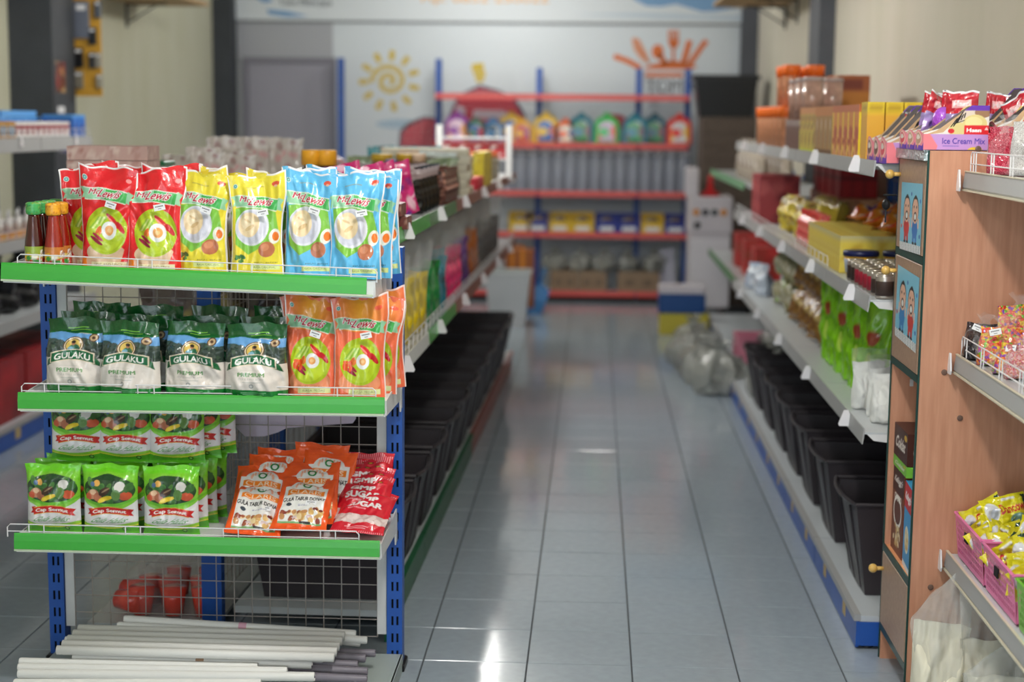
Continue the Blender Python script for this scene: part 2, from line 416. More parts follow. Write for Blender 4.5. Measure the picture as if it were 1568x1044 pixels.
# ================================================================== THE SETTING
XL, XR, YB, YF, ZC = -3.38, 1.40, 14.3, -4.6, 3.05
T = .30; GX, GY = -1.5609 * T, 14.7148 * T
mg = mat('grout', (70, 74, 78), rough=.8)
mt_ = tile_mat()
floor = struct('floor', MB().box(XL - .1, XR + .1, YF, YB + .1, -.06, -.0045), mg)
def tile_mesh():
    b = MB(); h = T / 2 - .0015; c = .0012
    b.add([(-h, -h, -.003), (h, -h, -.003), (h, h, -.003), (-h, h, -.003), (-h + c, -h + c, 0), (h - c, -h + c, 0), (h - c, h - c, 0), (-h + c, h - c, 0)],
          [(4, 5, 6, 7), (0, 1, 5, 4), (1, 2, 6, 5), (2, 3, 7, 6), (3, 0, 4, 7)])
    return b
tm = tile_mesh().mesh('floor_tile', mt_)
rest = MB(); tv = tile_mesh()
ix0, ix1 = int(math.floor((XL - GX) / T)), int(math.ceil((XR - GX) / T)); iy0, iy1 = int((YF - GY) / T), int((YB - GY) / T) + 1
rg = random.Random(3)
for j in range(iy0, iy1):
    for i in range(ix0, ix1):
        cx, cy = GX + (i + .5) * T, GY + (j + .5) * T
        tx, ty = rg.gauss(0, .0016), rg.gauss(0, .0012)
        vis = (3.9 < cy < 11.2 and -.72 < cx < 1.02) or (3.9 < cy < 8.1 and -2.95 < cx < -1.45)
        if vis and XL < cx < XR:
            link('floor_tile', tm, floor, (cx, cy, 0), (tx, ty, 0))
        elif cy > -4:
            k = len(rest.v); rest.add([(x + cx, y + cy, z + x * tx) for x, y, z in tv.v], tv.f)
tag(rest.build('floor_tiles', mt_, floor), kind='stuff')

WL = wall_mat('wall_paint_left', (206, 205, 184), (196, 195, 168))
WR = wall_mat('wall_paint_right', (220, 213, 198), (210, 205, 186))
WB = mat('wall_paint_back', (205, 208, 208), rough=.7)
struct('wall_left', MB().box(XL - .12, XL, YF, YB + .1, 0, ZC), WL)
struct('wall_right', MB().box(XR, XR + .12, YF, YB + .1, 0, ZC), WR)
struct('wall_back', MB().box(XL, XR, YB, YB + .12, 0, ZC), WB)
struct('ceiling', MB().box(XL - .1, XR + .1, YF, YB + .1, ZC, ZC + .1), mat('ceiling_paint', (205, 205, 200), rough=.9))
MP = mat('pilaster_paint', (62, 66, 72), rough=.6, var=.12, vscale=5)
MPR = mat('pilaster_paint_right', (84, 87, 94), rough=.6, var=.12, vscale=5)
pil = struct('trim_1', MB().box(XL, -3.125, 9.15, 9.55, 0, ZC), MP)
struct('trim_2', MB().box(XL, -3.205, 14.1, YB, 0, ZC), MP)
struct('trim_3', MB().box(1.305, XR, 9.6, 10.05, 0, ZC), MPR)
struct('trim_4', MB().box(1.262, XR, 14.12, YB, 0, ZC), MPR)
# notices stuck on the left pilaster
mp1 = MB().box(-3.1245, -3.123, 9.2, 9.36, 1.68, 1.86); o = mp1.build('notice_print', candy_mat('collage', [(150, 40, 40), (190, 160, 120), (120, 60, 50), (60, 40, 60)], 22, bump=0), None)
o['label'] = 'small red and brown picture stuck on the dark left pilaster'; o['category'] = 'poster'
o = MB().box(-3.1245, -3.123, 9.22, 9.34, 1.56, 1.60).build('paper_label', M_STICK); tag(o, 'small white paper strip stuck low on the dark left pilaster', 'sticker')
o = MB().box(-3.1245, -3.123, 9.22, 9.36, 1.33, 1.43).build('notice_print', candy_mat('collage_purple', [(110, 100, 150), (150, 150, 160), (60, 60, 90)], 22, bump=0), None); tag(o, 'small purple and white picture stuck on the left pilaster below shelf height', 'poster')

# door at the back left
md = mat('door_panel', (158, 156, 168), rough=.55); mdf = mat('door_frame', (132, 130, 140), rough=.55)
door = struct('door_1', MB().cbox(-3.10, -2.35, YB - .035, YB, 0, 2.03, .006), md)
MB().box(-3.15, -3.10, YB - .05, YB, 0, 2.08).box(-2.35, -2.31, YB - .05, YB, 0, 2.08).box(-3.10, -2.35, YB - .05, YB, 2.03, 2.08).build('door_frame', mdf, door)
hd = MB().tube([(-2.42, YB - .035, 1.0), (-2.42, YB - .08, 1.0), (-2.52, YB - .08, 1.0)], .009).build('door_handle', mat('steel', (150, 150, 155), rough=.3, metal=1), door)

def pxpoly(mb, pts, y, t=.004):
    mb.prism([at_y(u, v, y) for u, v in pts], 'y', y - t, y)
def circ(cx, cy, rx, ry, n=20, a0=0, a1=2 * PI): return [(cx + rx * math.cos(a0 + (a1 - a0) * k / n), cy + ry * math.sin(a0 + (a1 - a0) * k / n)) for k in range(n)]

# banner over the back wall
bn = thing('banner', 'wide pale banner with orange number and blue waves across the top of the back wall', 'banner')
mbn = mat('banner_cloth', (222, 228, 232), rough=.6)
MB().box(-3.39, 1.32, YB - .028, YB - .012, 2.405, 3.0).build('cloth', mbn, bn)
MB().box(-3.39, 1.32, YB - .03, YB - .012, 2.385, 2.405).build('hem', mat('banner_hem', (120, 124, 128), rough=.6), bn)
yb = YB - .029
b = MB(); pxpoly(b, [(392, -30), (418, 2), (404, 4), (386, -8)], yb); b.build('blue_wave', mat('banner_blue', (128, 168, 208), rough=.6), bn)
b = MB(); pxpoly(b, [(408, 14), (440, 17), (472, 25), (440, 26), (412, 22)], yb); b.build('blue_wave', mat('banner_blue'), bn)
b = MB(); pxpoly(b, [(955, -18), (972, 0), (990, 9), (1012, 10), (1035, 6), (1055, 12), (1075, 18), (1098, 17), (1140, 10), (1140, -25)], yb); b.build('blue_wave', mat('banner_blue'), bn)
b = MB(); pxpoly(b, [(880, 22), (985, 20), (1140, 24), (1140, 31), (1010, 28)], yb); b.build('pale_wave', mat('banner_pale', (200, 214, 226), rough=.6), bn)
x0, z0 = at_y(468, 8, yb); letters('lettering', 'Toko Mitra Jaya', mat('banner_ink', (92, 96, 100), rough=.7), bn, (x0, yb - .002, z0), .075, width=.47)
x0, z0 = at_y(742, 3, yb); letters('lettering', 'Hp: 0852 250022', mat('banner_orange', (236, 178, 110), rough=.7), bn, (x0, yb - .002, z0 - .005), .12, width=1.12)

# mural printed on the white board under the banner
mu = thing('wall_mural', 'white wall mural with yellow spiral sun, red dome and orange kitchen tools', 'mural')
MB().box(-2.34, 1.258, YB - .014, YB, .0, 2.39).build('board', mat('mural_board', (216, 223, 228), rough=.4), mu)
MB().box(-3.19, -2.34, YB - .010, YB, 2.08, 2.39).build('board', mat('mural_board_grey', (176, 178, 184), rough=.5), mu)
ym = YB - .0145; my = mat('mural_yellow', (214, 186, 60), rough=.6); mo = mat('mural_orange', (226, 120, 62), rough=.6); mr_ = mat('mural_red', (196, 60, 76), rough=.6)
sc_, sz_ = (596, 122), 1
def stroke(pts, w, y, m, name, parent):
    b = MB(); P = [Vector((*at_y(u, v, y), 0)) for u, v in pts]; n = len(P); L_ = []; R_ = []
    for i in range(n):
        d = (P[min(i + 1, n - 1)] - P[max(i - 1, 0)]).normalized(); q = Vector((-d.y, d.x, 0)) * (w / 2 * y / FPX)
        L_.append(P[i] + q); R_.append(P[i] - q)
    vs = [(p.x, y - .004, p.y) for p in L_ + R_] + [(p.x, y, p.y) for p in L_ + R_]; N2 = 2 * n
    for i in range(n - 1):
        b.add([vs[k] for k in (i, i + 1, n + i + 1, n + i, N2 + i, N2 + i + 1, N2 + n + i + 1, N2 + n + i)], [(0, 1, 2, 3), (0, 4, 5, 1), (3, 2, 6, 7), (0, 3, 7, 4), (1, 5, 6, 2)])
    return b.build(name, m, parent)
stroke([(596 + (3 + 24 * t) * math.cos(-1.6 + 10.9 * t * -1 + 3), 124 + (3 + 22 * t) * math.sin(-1.6 - 10.9 * t + 3)) for t in [k / 48 for k in range(49)]], 7, ym, my, 'sun_spiral', mu)
for a, (r0, r1) in zip(range(11), [(32, 46)] * 11):
    t = a / 11 * 2 * PI + .25
    stroke([(596 + r * math.cos(t), 124 + r * math.sin(t)) for r in (r0, (r0 + r1) / 2, r1 + 1)], 8, ym, my, 'sun_ray', mu)
dk = mat('mural_outline', (70, 70, 96), rough=.6); pk = mat('mural_window', (206, 190, 200), rough=.6)
b = MB(); pxpoly(b, [(686, 225), (688, 178), (697, 155), (712, 140), (735, 130), (765, 138), (790, 152), (804, 175), (810, 225)], ym); b.build('dome_outline', dk, mu)
b = MB(); pxpoly(b, [(689, 224), (691, 178), (699, 157), (714, 143), (735, 134), (764, 141), (787, 155), (800, 176), (806, 224)], ym - .004); b.build('red_dome', mr_, mu)
b = MB(); pxpoly(b, [(699, 160), (713, 166), (712, 178), (698, 176)], ym - .008); b.build('dome_window', pk, mu)
b = MB(); pxpoly(b, [(725, 168), (770, 169), (790, 178), (790, 184), (724, 180)], ym - .008); b.build('dome_window', pk, mu)
b = MB(); pxpoly(b, [(610, 226), (612, 200), (625, 188), (650, 178), (668, 180), (668, 226)], ym); b.build('dome_outline', dk, mu)
b = MB(); pxpoly(b, [(614, 225), (616, 202), (628, 191), (650, 182), (668, 183), (668, 225)], ym - .004); b.build('red_dome', mr_, mu)
b = MB(); pxpoly(b, [(723, 98), (740, 96), (741, 106), (744, 112), (740, 126), (730, 126), (725, 112), (722, 106)], ym); b.build('yellow_mark', my, mu)
b = MB(); pxpoly(b, circ(615, 190, 40, 7), ym); b.build('blue_haze', mat('mural_haze', (170, 196, 214), rough=.6), mu)
b = MB(); pxpoly(b, circ(938, 186, 22, 12), ym); b.build('red_shape', mr_, mu)
# kitchen tools logo
stroke([(940, 86), (960, 93), (981, 104)], 8, ym, mo, 'handle', mu)
b = MB(); pxpoly(b, [(967, 60), (972, 57), (979, 60), (989, 78), (996, 96), (990, 97), (980, 90), (970, 76)], ym); b.build('whisk', mat('mural_orange_light', (226, 178, 152), rough=.6), mu)
for k in range(3): stroke([(969 + 4 * k, 60), (977 + 3 * k, 78), (994, 97)], 1.2, ym - .004, mo, 'whisk_wire', mu)
b = MB(); pxpoly(b, circ(1007, 79, 9, 11), ym); b.build('spoon', mo, mu); stroke([(1010, 84), (1020, 99)], 8, ym, mo, 'spoon', mu)
stroke([(1031, 70), (1031, 98)], 4, ym, mo, 'fork', mu)
b = MB(); pxpoly(b, [(1023, 60), (1040, 60), (1038, 71), (1031, 75), (1025, 71)], ym); b.build('fork', mo, mu)
for k in range(4): stroke([(1024.5 + 4.6 * k, 46), (1024.5 + 4.4 * k, 61)], 2.6, ym, mo, 'fork_tine', mu)
stroke([(1056, 62), (1046, 98)], 9, ym, mo, 'spatula', mu)
stroke([(1082, 62), (1074, 72), (1056, 98)], 8, ym, mo, 'rolling_pin', mu)
b = MB(); pxpoly(b, [(985, 104), (1000, 98), (1030, 92), (1060, 98), (1068, 103), (1050, 106), (990, 106)], ym); b.build('tool_band', mo, mu)
b = MB(); pxpoly(b, [(988, 111), (1046, 111), (1046, 118), (988, 118)], ym); b.build('tool_band', mo, mu)
x0, z0 = at_y(1029, 142, ym); letters('lettering', 'TOMIK', mat('mural_ink', (92, 94, 100), rough=.6), mu, (x0, ym - .001, z0), .17, width=.46)

# plank shelves high on both side walls, each on black brackets
mpl = wood_mat('plank_wood', (172, 138, 96), (196, 164, 118), (3, 30, 30), .6)
def plank(label, x0, x1, y0, y1, z, wallx, by):
    t = thing('plank_shelf', label, 'shelf', (0, 0, 0), group=None)
    MB().cbox(x0, x1, y0, y1, z, z + .03).build('plank', mpl, t)
    s = 1 if wallx < 0 else -1
    for yy in by:
        b = MB().box(min(wallx, wallx + s * .012), max(wallx, wallx + s * .012), yy - .015, yy + .015, z - .17, z)
        b.box(min(wallx, wallx + s * .30), max(wallx, wallx + s * .30), yy - .015, yy + .015, z - .012, z)
        b.tube([(wallx + s * .01, yy, z - .14), (wallx + s * .22, yy, z - .012)], .006)
        b.build('bracket', M_BLACK, t)
plank('brown plank shelf on a black bracket high on the left wall', XL, -2.85, 7.6, 11.8, 2.35, XL, (8.4, 11.5))
plank('brown plank shelf on black brackets high on the right wall', .875, XR, 8.2, 12.3, 2.405, XR, (11.4, 12.1))

# ceiling lamps (above the frame; the front ones light the display)
for i, (x, y, e) in enumerate(LAMPS):
    t = thing('ceiling_lamp', 'round white bulb lamp in the ceiling, %s from the back wall' % ORD[i], 'lamp', (x, y, LAMP_Z))
    MB().lathe([(.07, .06), (.07, .10), (.05, .13)], 16).build('lamp_base', M_WHITE, t)
    MB().lathe([(.03, .0601), (.058, .04), (.062, .01), (.045, -.02), (.01, -.035)], 16).build('bulb', mat('bulb_glow', (255, 252, 244), emit=14), t, True)

# ================================================================== SHELVING BUILDERS
def post_mesh(w, d, h, slots=True, step=.05):
    b = MB()
    us = [0, w * .30, w * .30 + .006, w * .62, w * .62 + .006, w]; vs = [0]
    z = .03
    while z + .03 < h: vs += [z, z + .026]; z += step
    vs.append(h)
    hole_sheet(b, lambda u, v: (u - w / 2, 0, v), us, vs, (lambda i, j: i in (1, 3) and j % 2 == 1) if slots else (lambda i, j: False))
    b.add([(-w / 2, 0, 0), (-w / 2, d, 0), (-w / 2, d, h), (-w / 2, 0, h), (w / 2, 0, 0), (w / 2, d, 0), (w / 2, d, h), (w / 2, 0, h)], [(1, 0, 3, 2), (4, 5, 6, 7), (5, 1, 2, 6), (2, 3, 7, 6)])
    return b
def mesh_panel(b, x0, x1, z0, z1, y, step, r=.0018, vert=True, stepz=None):
    n = max(1, round((x1 - x0) / step)); m = max(1, round((z1 - z0) / (stepz or step)))
    for i in range(n + 1):
        x = x0 + (x1 - x0) * i / n; b.tube([(x, y, z0), (x, y, z1)], r, 4, cap=False)
    for j in range(m + 1):
        z = z0 + (z1 - z0) * j / m; b.tube([(x0, y + 2 * r, z), (x1, y + 2 * r, z)], r, 4, cap=False)
def guard(b, x0, x1, y, z0, h, ups, r=.0017):
    """low wire rail standing along a shelf front"""
    c = .008
    b.tube([(x0, y, z0), (x0, y, z0 + h - c), (x0 + c, y, z0 + h), (x1 - c, y, z0 + h), (x1, y, z0 + h - c), (x1, y, z0)], r, 6)
    b.tube([(x0, y + .003, z0 + h * .42), (x1, y + .003, z0 + h * .42)], r * .9, 6)
    for u in ups:
        b.tube([(u, y, z0), (u, y, z0 + h)], r, 6)

# ---- end display unit (faces the camera)
EU = thing('end_display_unit', 'end display unit with blue slotted posts and three green-edged shelves', 'shelf', (0, 0, 0))
YP = 4.33
for x in (-1.512, -.542):
    o = post_mesh(.044, .05, 1.20).build('post', M_BLUE, EU, loc=(x, YP, 0)); o.rotation_euler.y = 0
    MB().box(-.015, .015, .012, .016, .02, 1.18).build('slot_shade_strip', M_DARK, o)  # near-black strip behind the slots, colour stands for shade inside the hollow post
    MB().cbox(-.03, .03, -.02, .07, 0, .02).build('post_foot', M_BLACK, o)
wbar = mat('white_bar', (205, 205, 205), rough=.5, var=.1)
for x0, x1 in ((-1.488, -1.462), (-.592, -.566)):
    MB().box(x0, x1, YP + .008, YP + .02, .1, 1.17).build('panel_edge', wbar, EU)
b = MB(); mesh_panel(b, -1.462, -.592, .09, 1.15, YP + .012, .0515, .0015); b.build('wire_back', mat('dull_wire', (176, 168, 164), rough=.45, metal=.3), EU)
# level: x0, x1, lip z at left / right, front y
LEV = {1: (-1.514, -.549, 1.174, 1.148, 4.0), 2: (-1.482, -.522, .837, .842, 4.0), 3: (-1.504, -.535, .462, .464, 4.0)}
def lipz(k, x): a = LEV[k]; return a[2] + (a[3] - a[2]) * (x - a[0]) / (a[1] - a[0])
def topz(k, x): return lipz(k, x) - .010
UPS = {1: [(60, 83), (210, 232), (363, 385), (514, 537)], 2: [(67, 89), (210, 235), (364, 387), (516, 540)], 3: [(43, 66), (191, 214), (341, 364), (490, 513)]}
RAIL = {1: (26, 577), 2: (32, 575), 3: (10, 549)}
for k, (x0, x1, zl, zr, y) in LEV.items():
    s = thing('shelf', None, None); del_ = None
    s.parent = EU; tilt = math.atan2(zr - zl, x1 - x0); s.location = (x0, y, zl); s.rotation_euler = (0, -tilt, 0)
    L_ = x1 - x0
    MB().box(.003, L_ - .003, .004, YP - y - .005, -.014, -.010).box(.003, L_ - .003, .003, .012, -.052, -.010).build('shelf_board', M_WHITE, s)
    b = MB(); b.prism([(-.001, .0), (.0015, .0), (.0015, -.042), (-.006, -.042), (-.0055, -.03), (-.005, -.02), (-.003, -.006)], 'x', 0, L_ - (.022 if k == 1 else .004))
    b.build('price_strip', M_GREEN, s)
    MB().box(0, L_ - .006, -.007, .0005, -.0475, -.0425).build('strip_rim', mat('strip_rim', (196, 210, 180), rough=.35), s)
    for xs in (.0, L_ - .004):
        b = MB(); b.prism([(.002, -.01), (YP - y + .004, .004), (YP - y + .004, -.085), (YP - y - .02, -.095), (YP - y - .03, -.06), (.01, -.05)], 'x', xs, xs + .004); b.build('side_bracket', M_WHITE, s)
        MB().box(xs + .0, xs + .006, YP - y - .022, YP - y - .004, -.085, -.012).build('bracket_hook', mat('bracket_grey', (176, 176, 180), rough=.45), s)
    b = MB(); ux = [at_y(u, 420, y)[0] - x0 for pr in UPS[k] for u in pr]; r0, r1 = [at_y(u, 420 if k == 1 else (600 if k == 2 else 810), y)[0] - x0 for u in RAIL[k]]
    ux = [at_y(u, 420 if k == 1 else (600 if k == 2 else 810), y)[0] - x0 for pr in UPS[k] for u in pr]
    guard(b, r0, r1, .006, -.012, .034, ux); b.build('wire_rail', M_WIRE, s)
o = MB().box(-1.50, -.52, 3.98, YP, .035, .045).box(-1.50, -.52, 3.98, 3.99, .0, .035).build('base_shelf', mat('base_shelf_grey', (168, 178, 174), rough=.4), EU)
MB().prism([(3.98, .0), (3.98, .045), (YP, .045), (YP, .0)], 'x', -.524, -.518).build('base_end', mat('base_shelf_grey'), EU)

# ---- aisle rows: local x across (front lip at +x side when side=1), local y along the row
def row(name, label, loc, rz, depth, side, bays, shelves, post_h, base_h=.10, both=False, tags=True, kickm=None, wire=True):
    """shelves: list of (z of lip top, depth, lip height, rail?, [lip material per bay])"""
    R_ = thing(name, label, 'shelf', loc, (0, 0, rz)); y = 0; ys = [0]
    for w in bays: y += w; ys.append(y)
    sg = side
    for yy in ys:
        o = post_mesh(.04, .06, post_h, step=.05).build('post', M_BLUE, R_, loc=(0, yy + .0, 0)); o.rotation_euler.z = PI / 2 * sg
        MB().box(-.008, .008, .01, .014, .02, post_h - .02).build('slot_shade_strip', M_DARK, o)  # same dark strip added as the hollow's shade seen through the slots
    for bi in range(len(bays)):
        a, c = ys[bi] + .004, ys[bi + 1] - .004
        if wire:
            b = MB(); m0 = len(b.v); mesh_panel(b, a, c, .12, post_h - .04, 0, .05 if bi < 1 else .1, .0016); b.v = [(-q * 1.0 - .012 * sg, p, r) for p, q, r in b.v]; b.build('wire_back', mat('dull_wire'), R_)
        km = kickm[bi] if kickm else M_BLUE
        o = MB().box(*sorted((.03 * sg, (depth - .02) * sg)), a, c, base_h - .02, base_h).build('base_deck', mat('deck_grey', (196, 202, 206), rough=.35), R_)
        MB().box(*sorted(((depth - .016) * sg, (depth - .006) * sg)), a, c, .004, base_h - .016).build('kick_panel', km, R_)
        MB().box(*sorted(((depth - .02) * sg, (depth) * sg)), a, c, base_h - .016, base_h + .004).build('base_strip', M_GREY if km is M_BLUE else km, R_)
        for (z, dp, lh, rail, lm) in shelves:
            s = MB().box(*sorted((.03 * sg, (dp - .004) * sg)), a, c, z - .016, z - .010).build('shelf_board', mat('board_grey', (200, 204, 206), rough=.3), R_)
            m = lm[bi] if isinstance(lm, (list, tuple)) else lm
            MB().prism([((dp - .004) * sg, z), (dp * sg, z), ((dp + .004) * sg, z - lh), ((dp + .001) * sg, z - lh - .002), ((dp - .004) * sg, z - .012)], 'y', a, c).build('price_strip', m, R_)
            if rail and not (sg < 0 and bi == 0):
                b = MB(); n = int((c - a) / .11)
                guard(b, a + .01, c - .01, 0, z - .012, .05, [a + .01 + (c - a - .02) * i / n for i in range(1, n)], .0018)
                b.v = [((dp - .01) * sg - q, p, r) for p, q, r in b.v]; b.build('wire_rail', M_WIRE, R_)
            if tags:
                tx = (dp + .012) * sg; ty = a + .25
                MB().prism([(tx - .020, z - .040), (tx + .020, z - .040), (tx + .023, z - .033), (tx + .007, z + .010), (tx - .007, z + .010), (tx - .023, z - .033)], 'y', ty, ty + .004).build('tag_holder', M_TAG, R_)
        for (z, dp, lh, rail, lm) in shelves:
            for yy in (a, c - .004):
                b = MB(); b.prism([(.02 * sg, z - .016), ((dp - .01) * sg, z - .016), ((dp - .03) * sg, z - .035), (.02 * sg, z - .09)], 'y', yy, yy + .004); b.build('shelf_bracket', M_WHITE, R_)
    return R_

# centre row behind the end unit (slightly turned)
CR_ = -.017; CX, CY = -1.085, 4.56
G_, BR = M_GREEN, M_BROWN
centre = row('shelf_row', 'long double shelf row in the middle of the shop behind the end unit', (CX, CY, 0), CR_, .50, 1, [.9] * 6,
             [(1.228, .507, .045, False, [G_, mat('green_strip_dull', (92, 140, 92), rough=.45), BR, BR, BR, BR]), (.820, .507, .045, True, [M_WHITE, G_, BR, BR, BR, BR])], 1.215,
             kickm=[mat('kick_green', (30, 96, 62), rough=.4)] * 3 + [mat('kick_brown', (150, 84, 72), rough=.4)] * 3)
# the left half of the same row hangs from the same posts: boards only
for bi in range(6):
    a, c = .9 * bi + .004, .9 * bi + .896
    for z in (1.225, .66):
        MB().box(-.62, -.03, max(a, .42), c, z - .016, z - .01).build('shelf_board', mat('board_grey'), centre)
        MB().box(-.625, -.62, max(a, .42), c, z - .05, z).build('price_strip', M_GREY, centre)
    MB().box(-.42, -.03, a, c, .022, .034).build('base_deck', mat('deck_grey'), centre)
    MB().box(-.42, -.41, a, c, .002, .022).build('kick_panel', M_BLUE, centre)
def CW(x, y, z=0):
    """centre-row coordinates to world"""
    c, s = math.cos(CR_), math.sin(CR_); return (CX + x * c - y * s, CY + x * s + y * c, z)

# right wall row
right = row('shelf_row', 'long grey-edged shelf row along the right wall with a blue kick panel', (1.33, 4.62, 0), 0, .535, -1, [.9] * 5,
            [(1.445, .53, .045, False, M_GREY), (1.055, .53, .045, True, M_GREY), (.665, .53, .045, False, M_GREY)], 1.44, kickm=[M_BLUE] * 5)
for i in range(5):
    for q in (.2, .62):
        MB().box(-.5305, -.529, .9 * i + q, .9 * i + q + .05, .035, .075).build('paper_sticker', mat('old_sticker', (196, 170, 120), rough=.8), right)
MB().box(-.53, -.05, -.006, .0, .012, .084).build('base_end', M_BLUE, right)
for x in (-.49, -.1): MB().lathe([(.02, 0), (.02, .012), (.012, .016)], 12, (x, .03, 0)).build('foot', M_BLACK, right)

# left wall row (beyond the left aisle)
left = row('shelf_row', 'grey-edged shelf row along the left wall across the left aisle', (-3.23, 5.3, 0), 0, .53, 1, [.8] * 4,
           [(1.44, .53, .065, True, M_GREY), (.97, .53, .055, True, M_GREY), (.60, .53, .055, False, M_GREY)], 1.62, kickm=[M_BLUE] * 4, tags=False)
for i in range(4):
    MB().box(.524, .5255, .8 * i + .35, .8 * i + .42, .03, .085).build('paper_sticker', mat('old_sticker'), left)
    MB().prism([(.8 * i + .5, 1.40), (.8 * i + .54, 1.40), (.8 * i + .527, 1.45), (.8 * i + .513, 1.45)], 'x', .536, .54).build('tag_holder', M_TAG, left)

# back wall row with salmon edges
back = thing('shelf_row', 'tall blue-posted shelf row with salmon red edges against the back wall', 'shelf', (0, 0, 0))
BX = [-2.23, -1.37, -.49, .375, .80]; PH = [2.07, 2.07, 2.0, 2.0, 2.0]
for x, h in zip(BX, PH):
    post_mesh(.05, .06, h, slots=False).build('post', M_BLUE, back, loc=(x, 14.02, 0))
for i in range(4):
    b = MB(); mesh_panel(b, BX[i] + .03, BX[i + 1] - .03, .1, PH[i + 1] - .03, 14.06, .06, .0016); b.build('wire_back', M_WIRE, back)
    if i == 0: continue
    a, c = BX[i] + .004, BX[i + 1] - .004
    for z in (1.77, 1.362, .953, .60, .095):
        MB().box(a, c, 13.70, 14.03, z - .012, z - .006).build('shelf_board', M_WHITE, back)
        MB().box(a, c, 13.69, 13.70, z - .05, z).build('price_strip', M_RED, back)
    MB().box(a, c, 13.74, 13.75, 0, .045).build('kick_panel', M_DARK, back)
# ================================================================== GOODS ON THE END UNIT
TEAL = (60, 150, 150)
def ribbon(a, y0=.735, light=(150, 205, 165), dark=(72, 176, 88)):
    a.poly([(.03, y0 - .055), (.16, y0 - .03), (.2, y0 + .03), (.13, y0 + .06), (.02, y0 + .05), (.08, y0)], light)
    a.poly([(.97, y0 - .11), (.84, y0 - .09), (.78, y0 - .03), (.88, y0 + .02), (.97, y0 - .005), (.93, y0 - .05)], light)
    pts = [(.09 + .78 * t, y0 + .05 + .02 * math.sin(t * 3) - .05 * t) for t in [k / 8 for k in range(9)]]
    low = [(.09 + .78 * t, y0 - .055 + .02 * math.sin(t * 3) - .05 * t) for t in [k / 8 for k in range(9)]][::-1]
    a.poly([(x, y + .008 if i < 9 else y - .008) for i, (x, y) in enumerate(pts + low)], (232, 236, 222))
    a.poly(pts + low, light)
    a.poly([p for p in pts + low if p[0] > .45], dark)
    a.text('Mc', .285, y0 + .02, .19, .055, (190, 30, 60), slant=1.5, rot=-.06, out=(245, 240, 240), on=4, bold=2)
    a.text('Lewis', .57, y0 - .005, .40, .075, (190, 30, 60), slant=1.6, rot=-.07, out=(245, 240, 240), on=4, bold=2)
def seam(a, c=(240, 236, 236)):
    a.put((a.U < .022) | (a.U > .978) | (a.V > .983), c)
def halal(a, x, y, r=.045):
    a.ell(x, y, r, r * a.asp, (225, 240, 235)); a.ell(x, y, r * .8, r * a.asp * .8, TEAL); a.ell(x, y, r * .4, r * a.asp * .4, (150, 210, 205))
def peppers(a, cy, plate=.12):
    a.ell(.52, cy, .40, .235, (172, 196, 30)); a.ell(.5, cy - .02, .33, .19, (186, 208, 44))
    for k in range(5): a.poly([(.2 + .05 * k, cy + .02), (.24 + .05 * k, cy + .02), (.40 + .035 * k, cy + .13), (.37 + .035 * k, cy + .14)], (208, 226, 130) if k % 2 else (150, 190, 60))
    a.ell(.66, cy + .09, .19, .028, (214, 36, 44), -.75); a.ell(.80, cy + .03, .12, .026, (196, 24, 40), -.9); a.ell(.60, cy + .105, .09, .008, (250, 150, 140), -.75)
    a.ell(.33, cy - .1, .14, .02, (150, 24, 60), -.55); a.ell(.36, cy - .065, .12, .018, (176, 30, 70), -.6)
    a.ell(.37, cy + .005, .08, .02, (232, 110, 50), .9); a.ell(.42, cy - .01, .07, .016, (240, 130, 60), .9)
    a.ell(.58, cy, plate + .03, (plate + .03) * a.asp, (238, 238, 238)); a.ell(.58, cy, plate - .035, (plate - .035) * a.asp, (240, 170, 100)); a.ell(.58, cy, plate * .35, plate * .3 * a.asp, (246, 200, 140))
def art_red(a):
    a.wave(.10, .01, 5, 0, (214, 170, 140), False); a.ell(.5, .16, .36, .1, (222, 190, 160))
    a.poly([(0, 0), (.16, 0), (.14, .1), (0, .13)], (240, 130, 30)); a.poly([(.72, 0), (1, 0), (1, .3), (.86, .2)], (226, 36, 40))
    peppers(a, .37)
    ribbon(a); halal(a, .11, .885)
    a.rect(.24, .88, .012, .062, (232, 222, 180)); a.text('HOT AND SPICY', .55, .037, .5, .022, (120, 90, 60))
    a.ell(.86, .86, .05, .02, (240, 150, 150)); seam(a)
def plate_art(a):
    a.poly([(.08, .66), (.5, .70), (.86, .62), (.93, .45), (.8, .33), (.35, .2), (.1, .3)], (128, 192, 70))
    a.ell(.42, .475, .33, .185, (222, 222, 232)); a.ell(.40, .475, .30, .165, (206, 206, 220))
    a.ell(.36, .50, .21, .125, (240, 214, 172)); a.ell(.34, .52, .13, .07, (247, 226, 190)); a.ell(.38, .47, .1, .02, (222, 190, 140), .5); a.ell(.33, .54, .08, .012, (226, 196, 150), -.4)
    a.ell(.86, .385, .10, .075, (238, 236, 224), -.3); a.ell(.88, .385, .06, .045, (240, 122, 40))
    a.ell(.71, .255, .155, .075, (186, 110, 76), .35); a.ell(.68, .275, .08, .035, (206, 134, 98), .35)
    a.text('BERAT BERSIH', .68, .125, .42, .016, (60, 60, 60)); a.rect(.4, .93, .055, .1, (214, 226, 150)); a.text('RASA ORIGINAL', .66, .078, .4, .018, (110, 120, 70))
    ribbon(a); a.ell(.82, .90, .07, .024, (216, 84, 60)); a.ell(.82, .88, .03, .012, (240, 190, 160)); a.rect(.3, .6, .875, .88, (150, 140, 80)); halal(a, .12, .885, .04); seam(a)
def art_yellow(a):
    a.blobs(.12, .25, .13, .2, [(50, 110, 60), (80, 140, 70)], 8, .03, 3); plate_art(a)
def art_blue(a): plate_art(a)
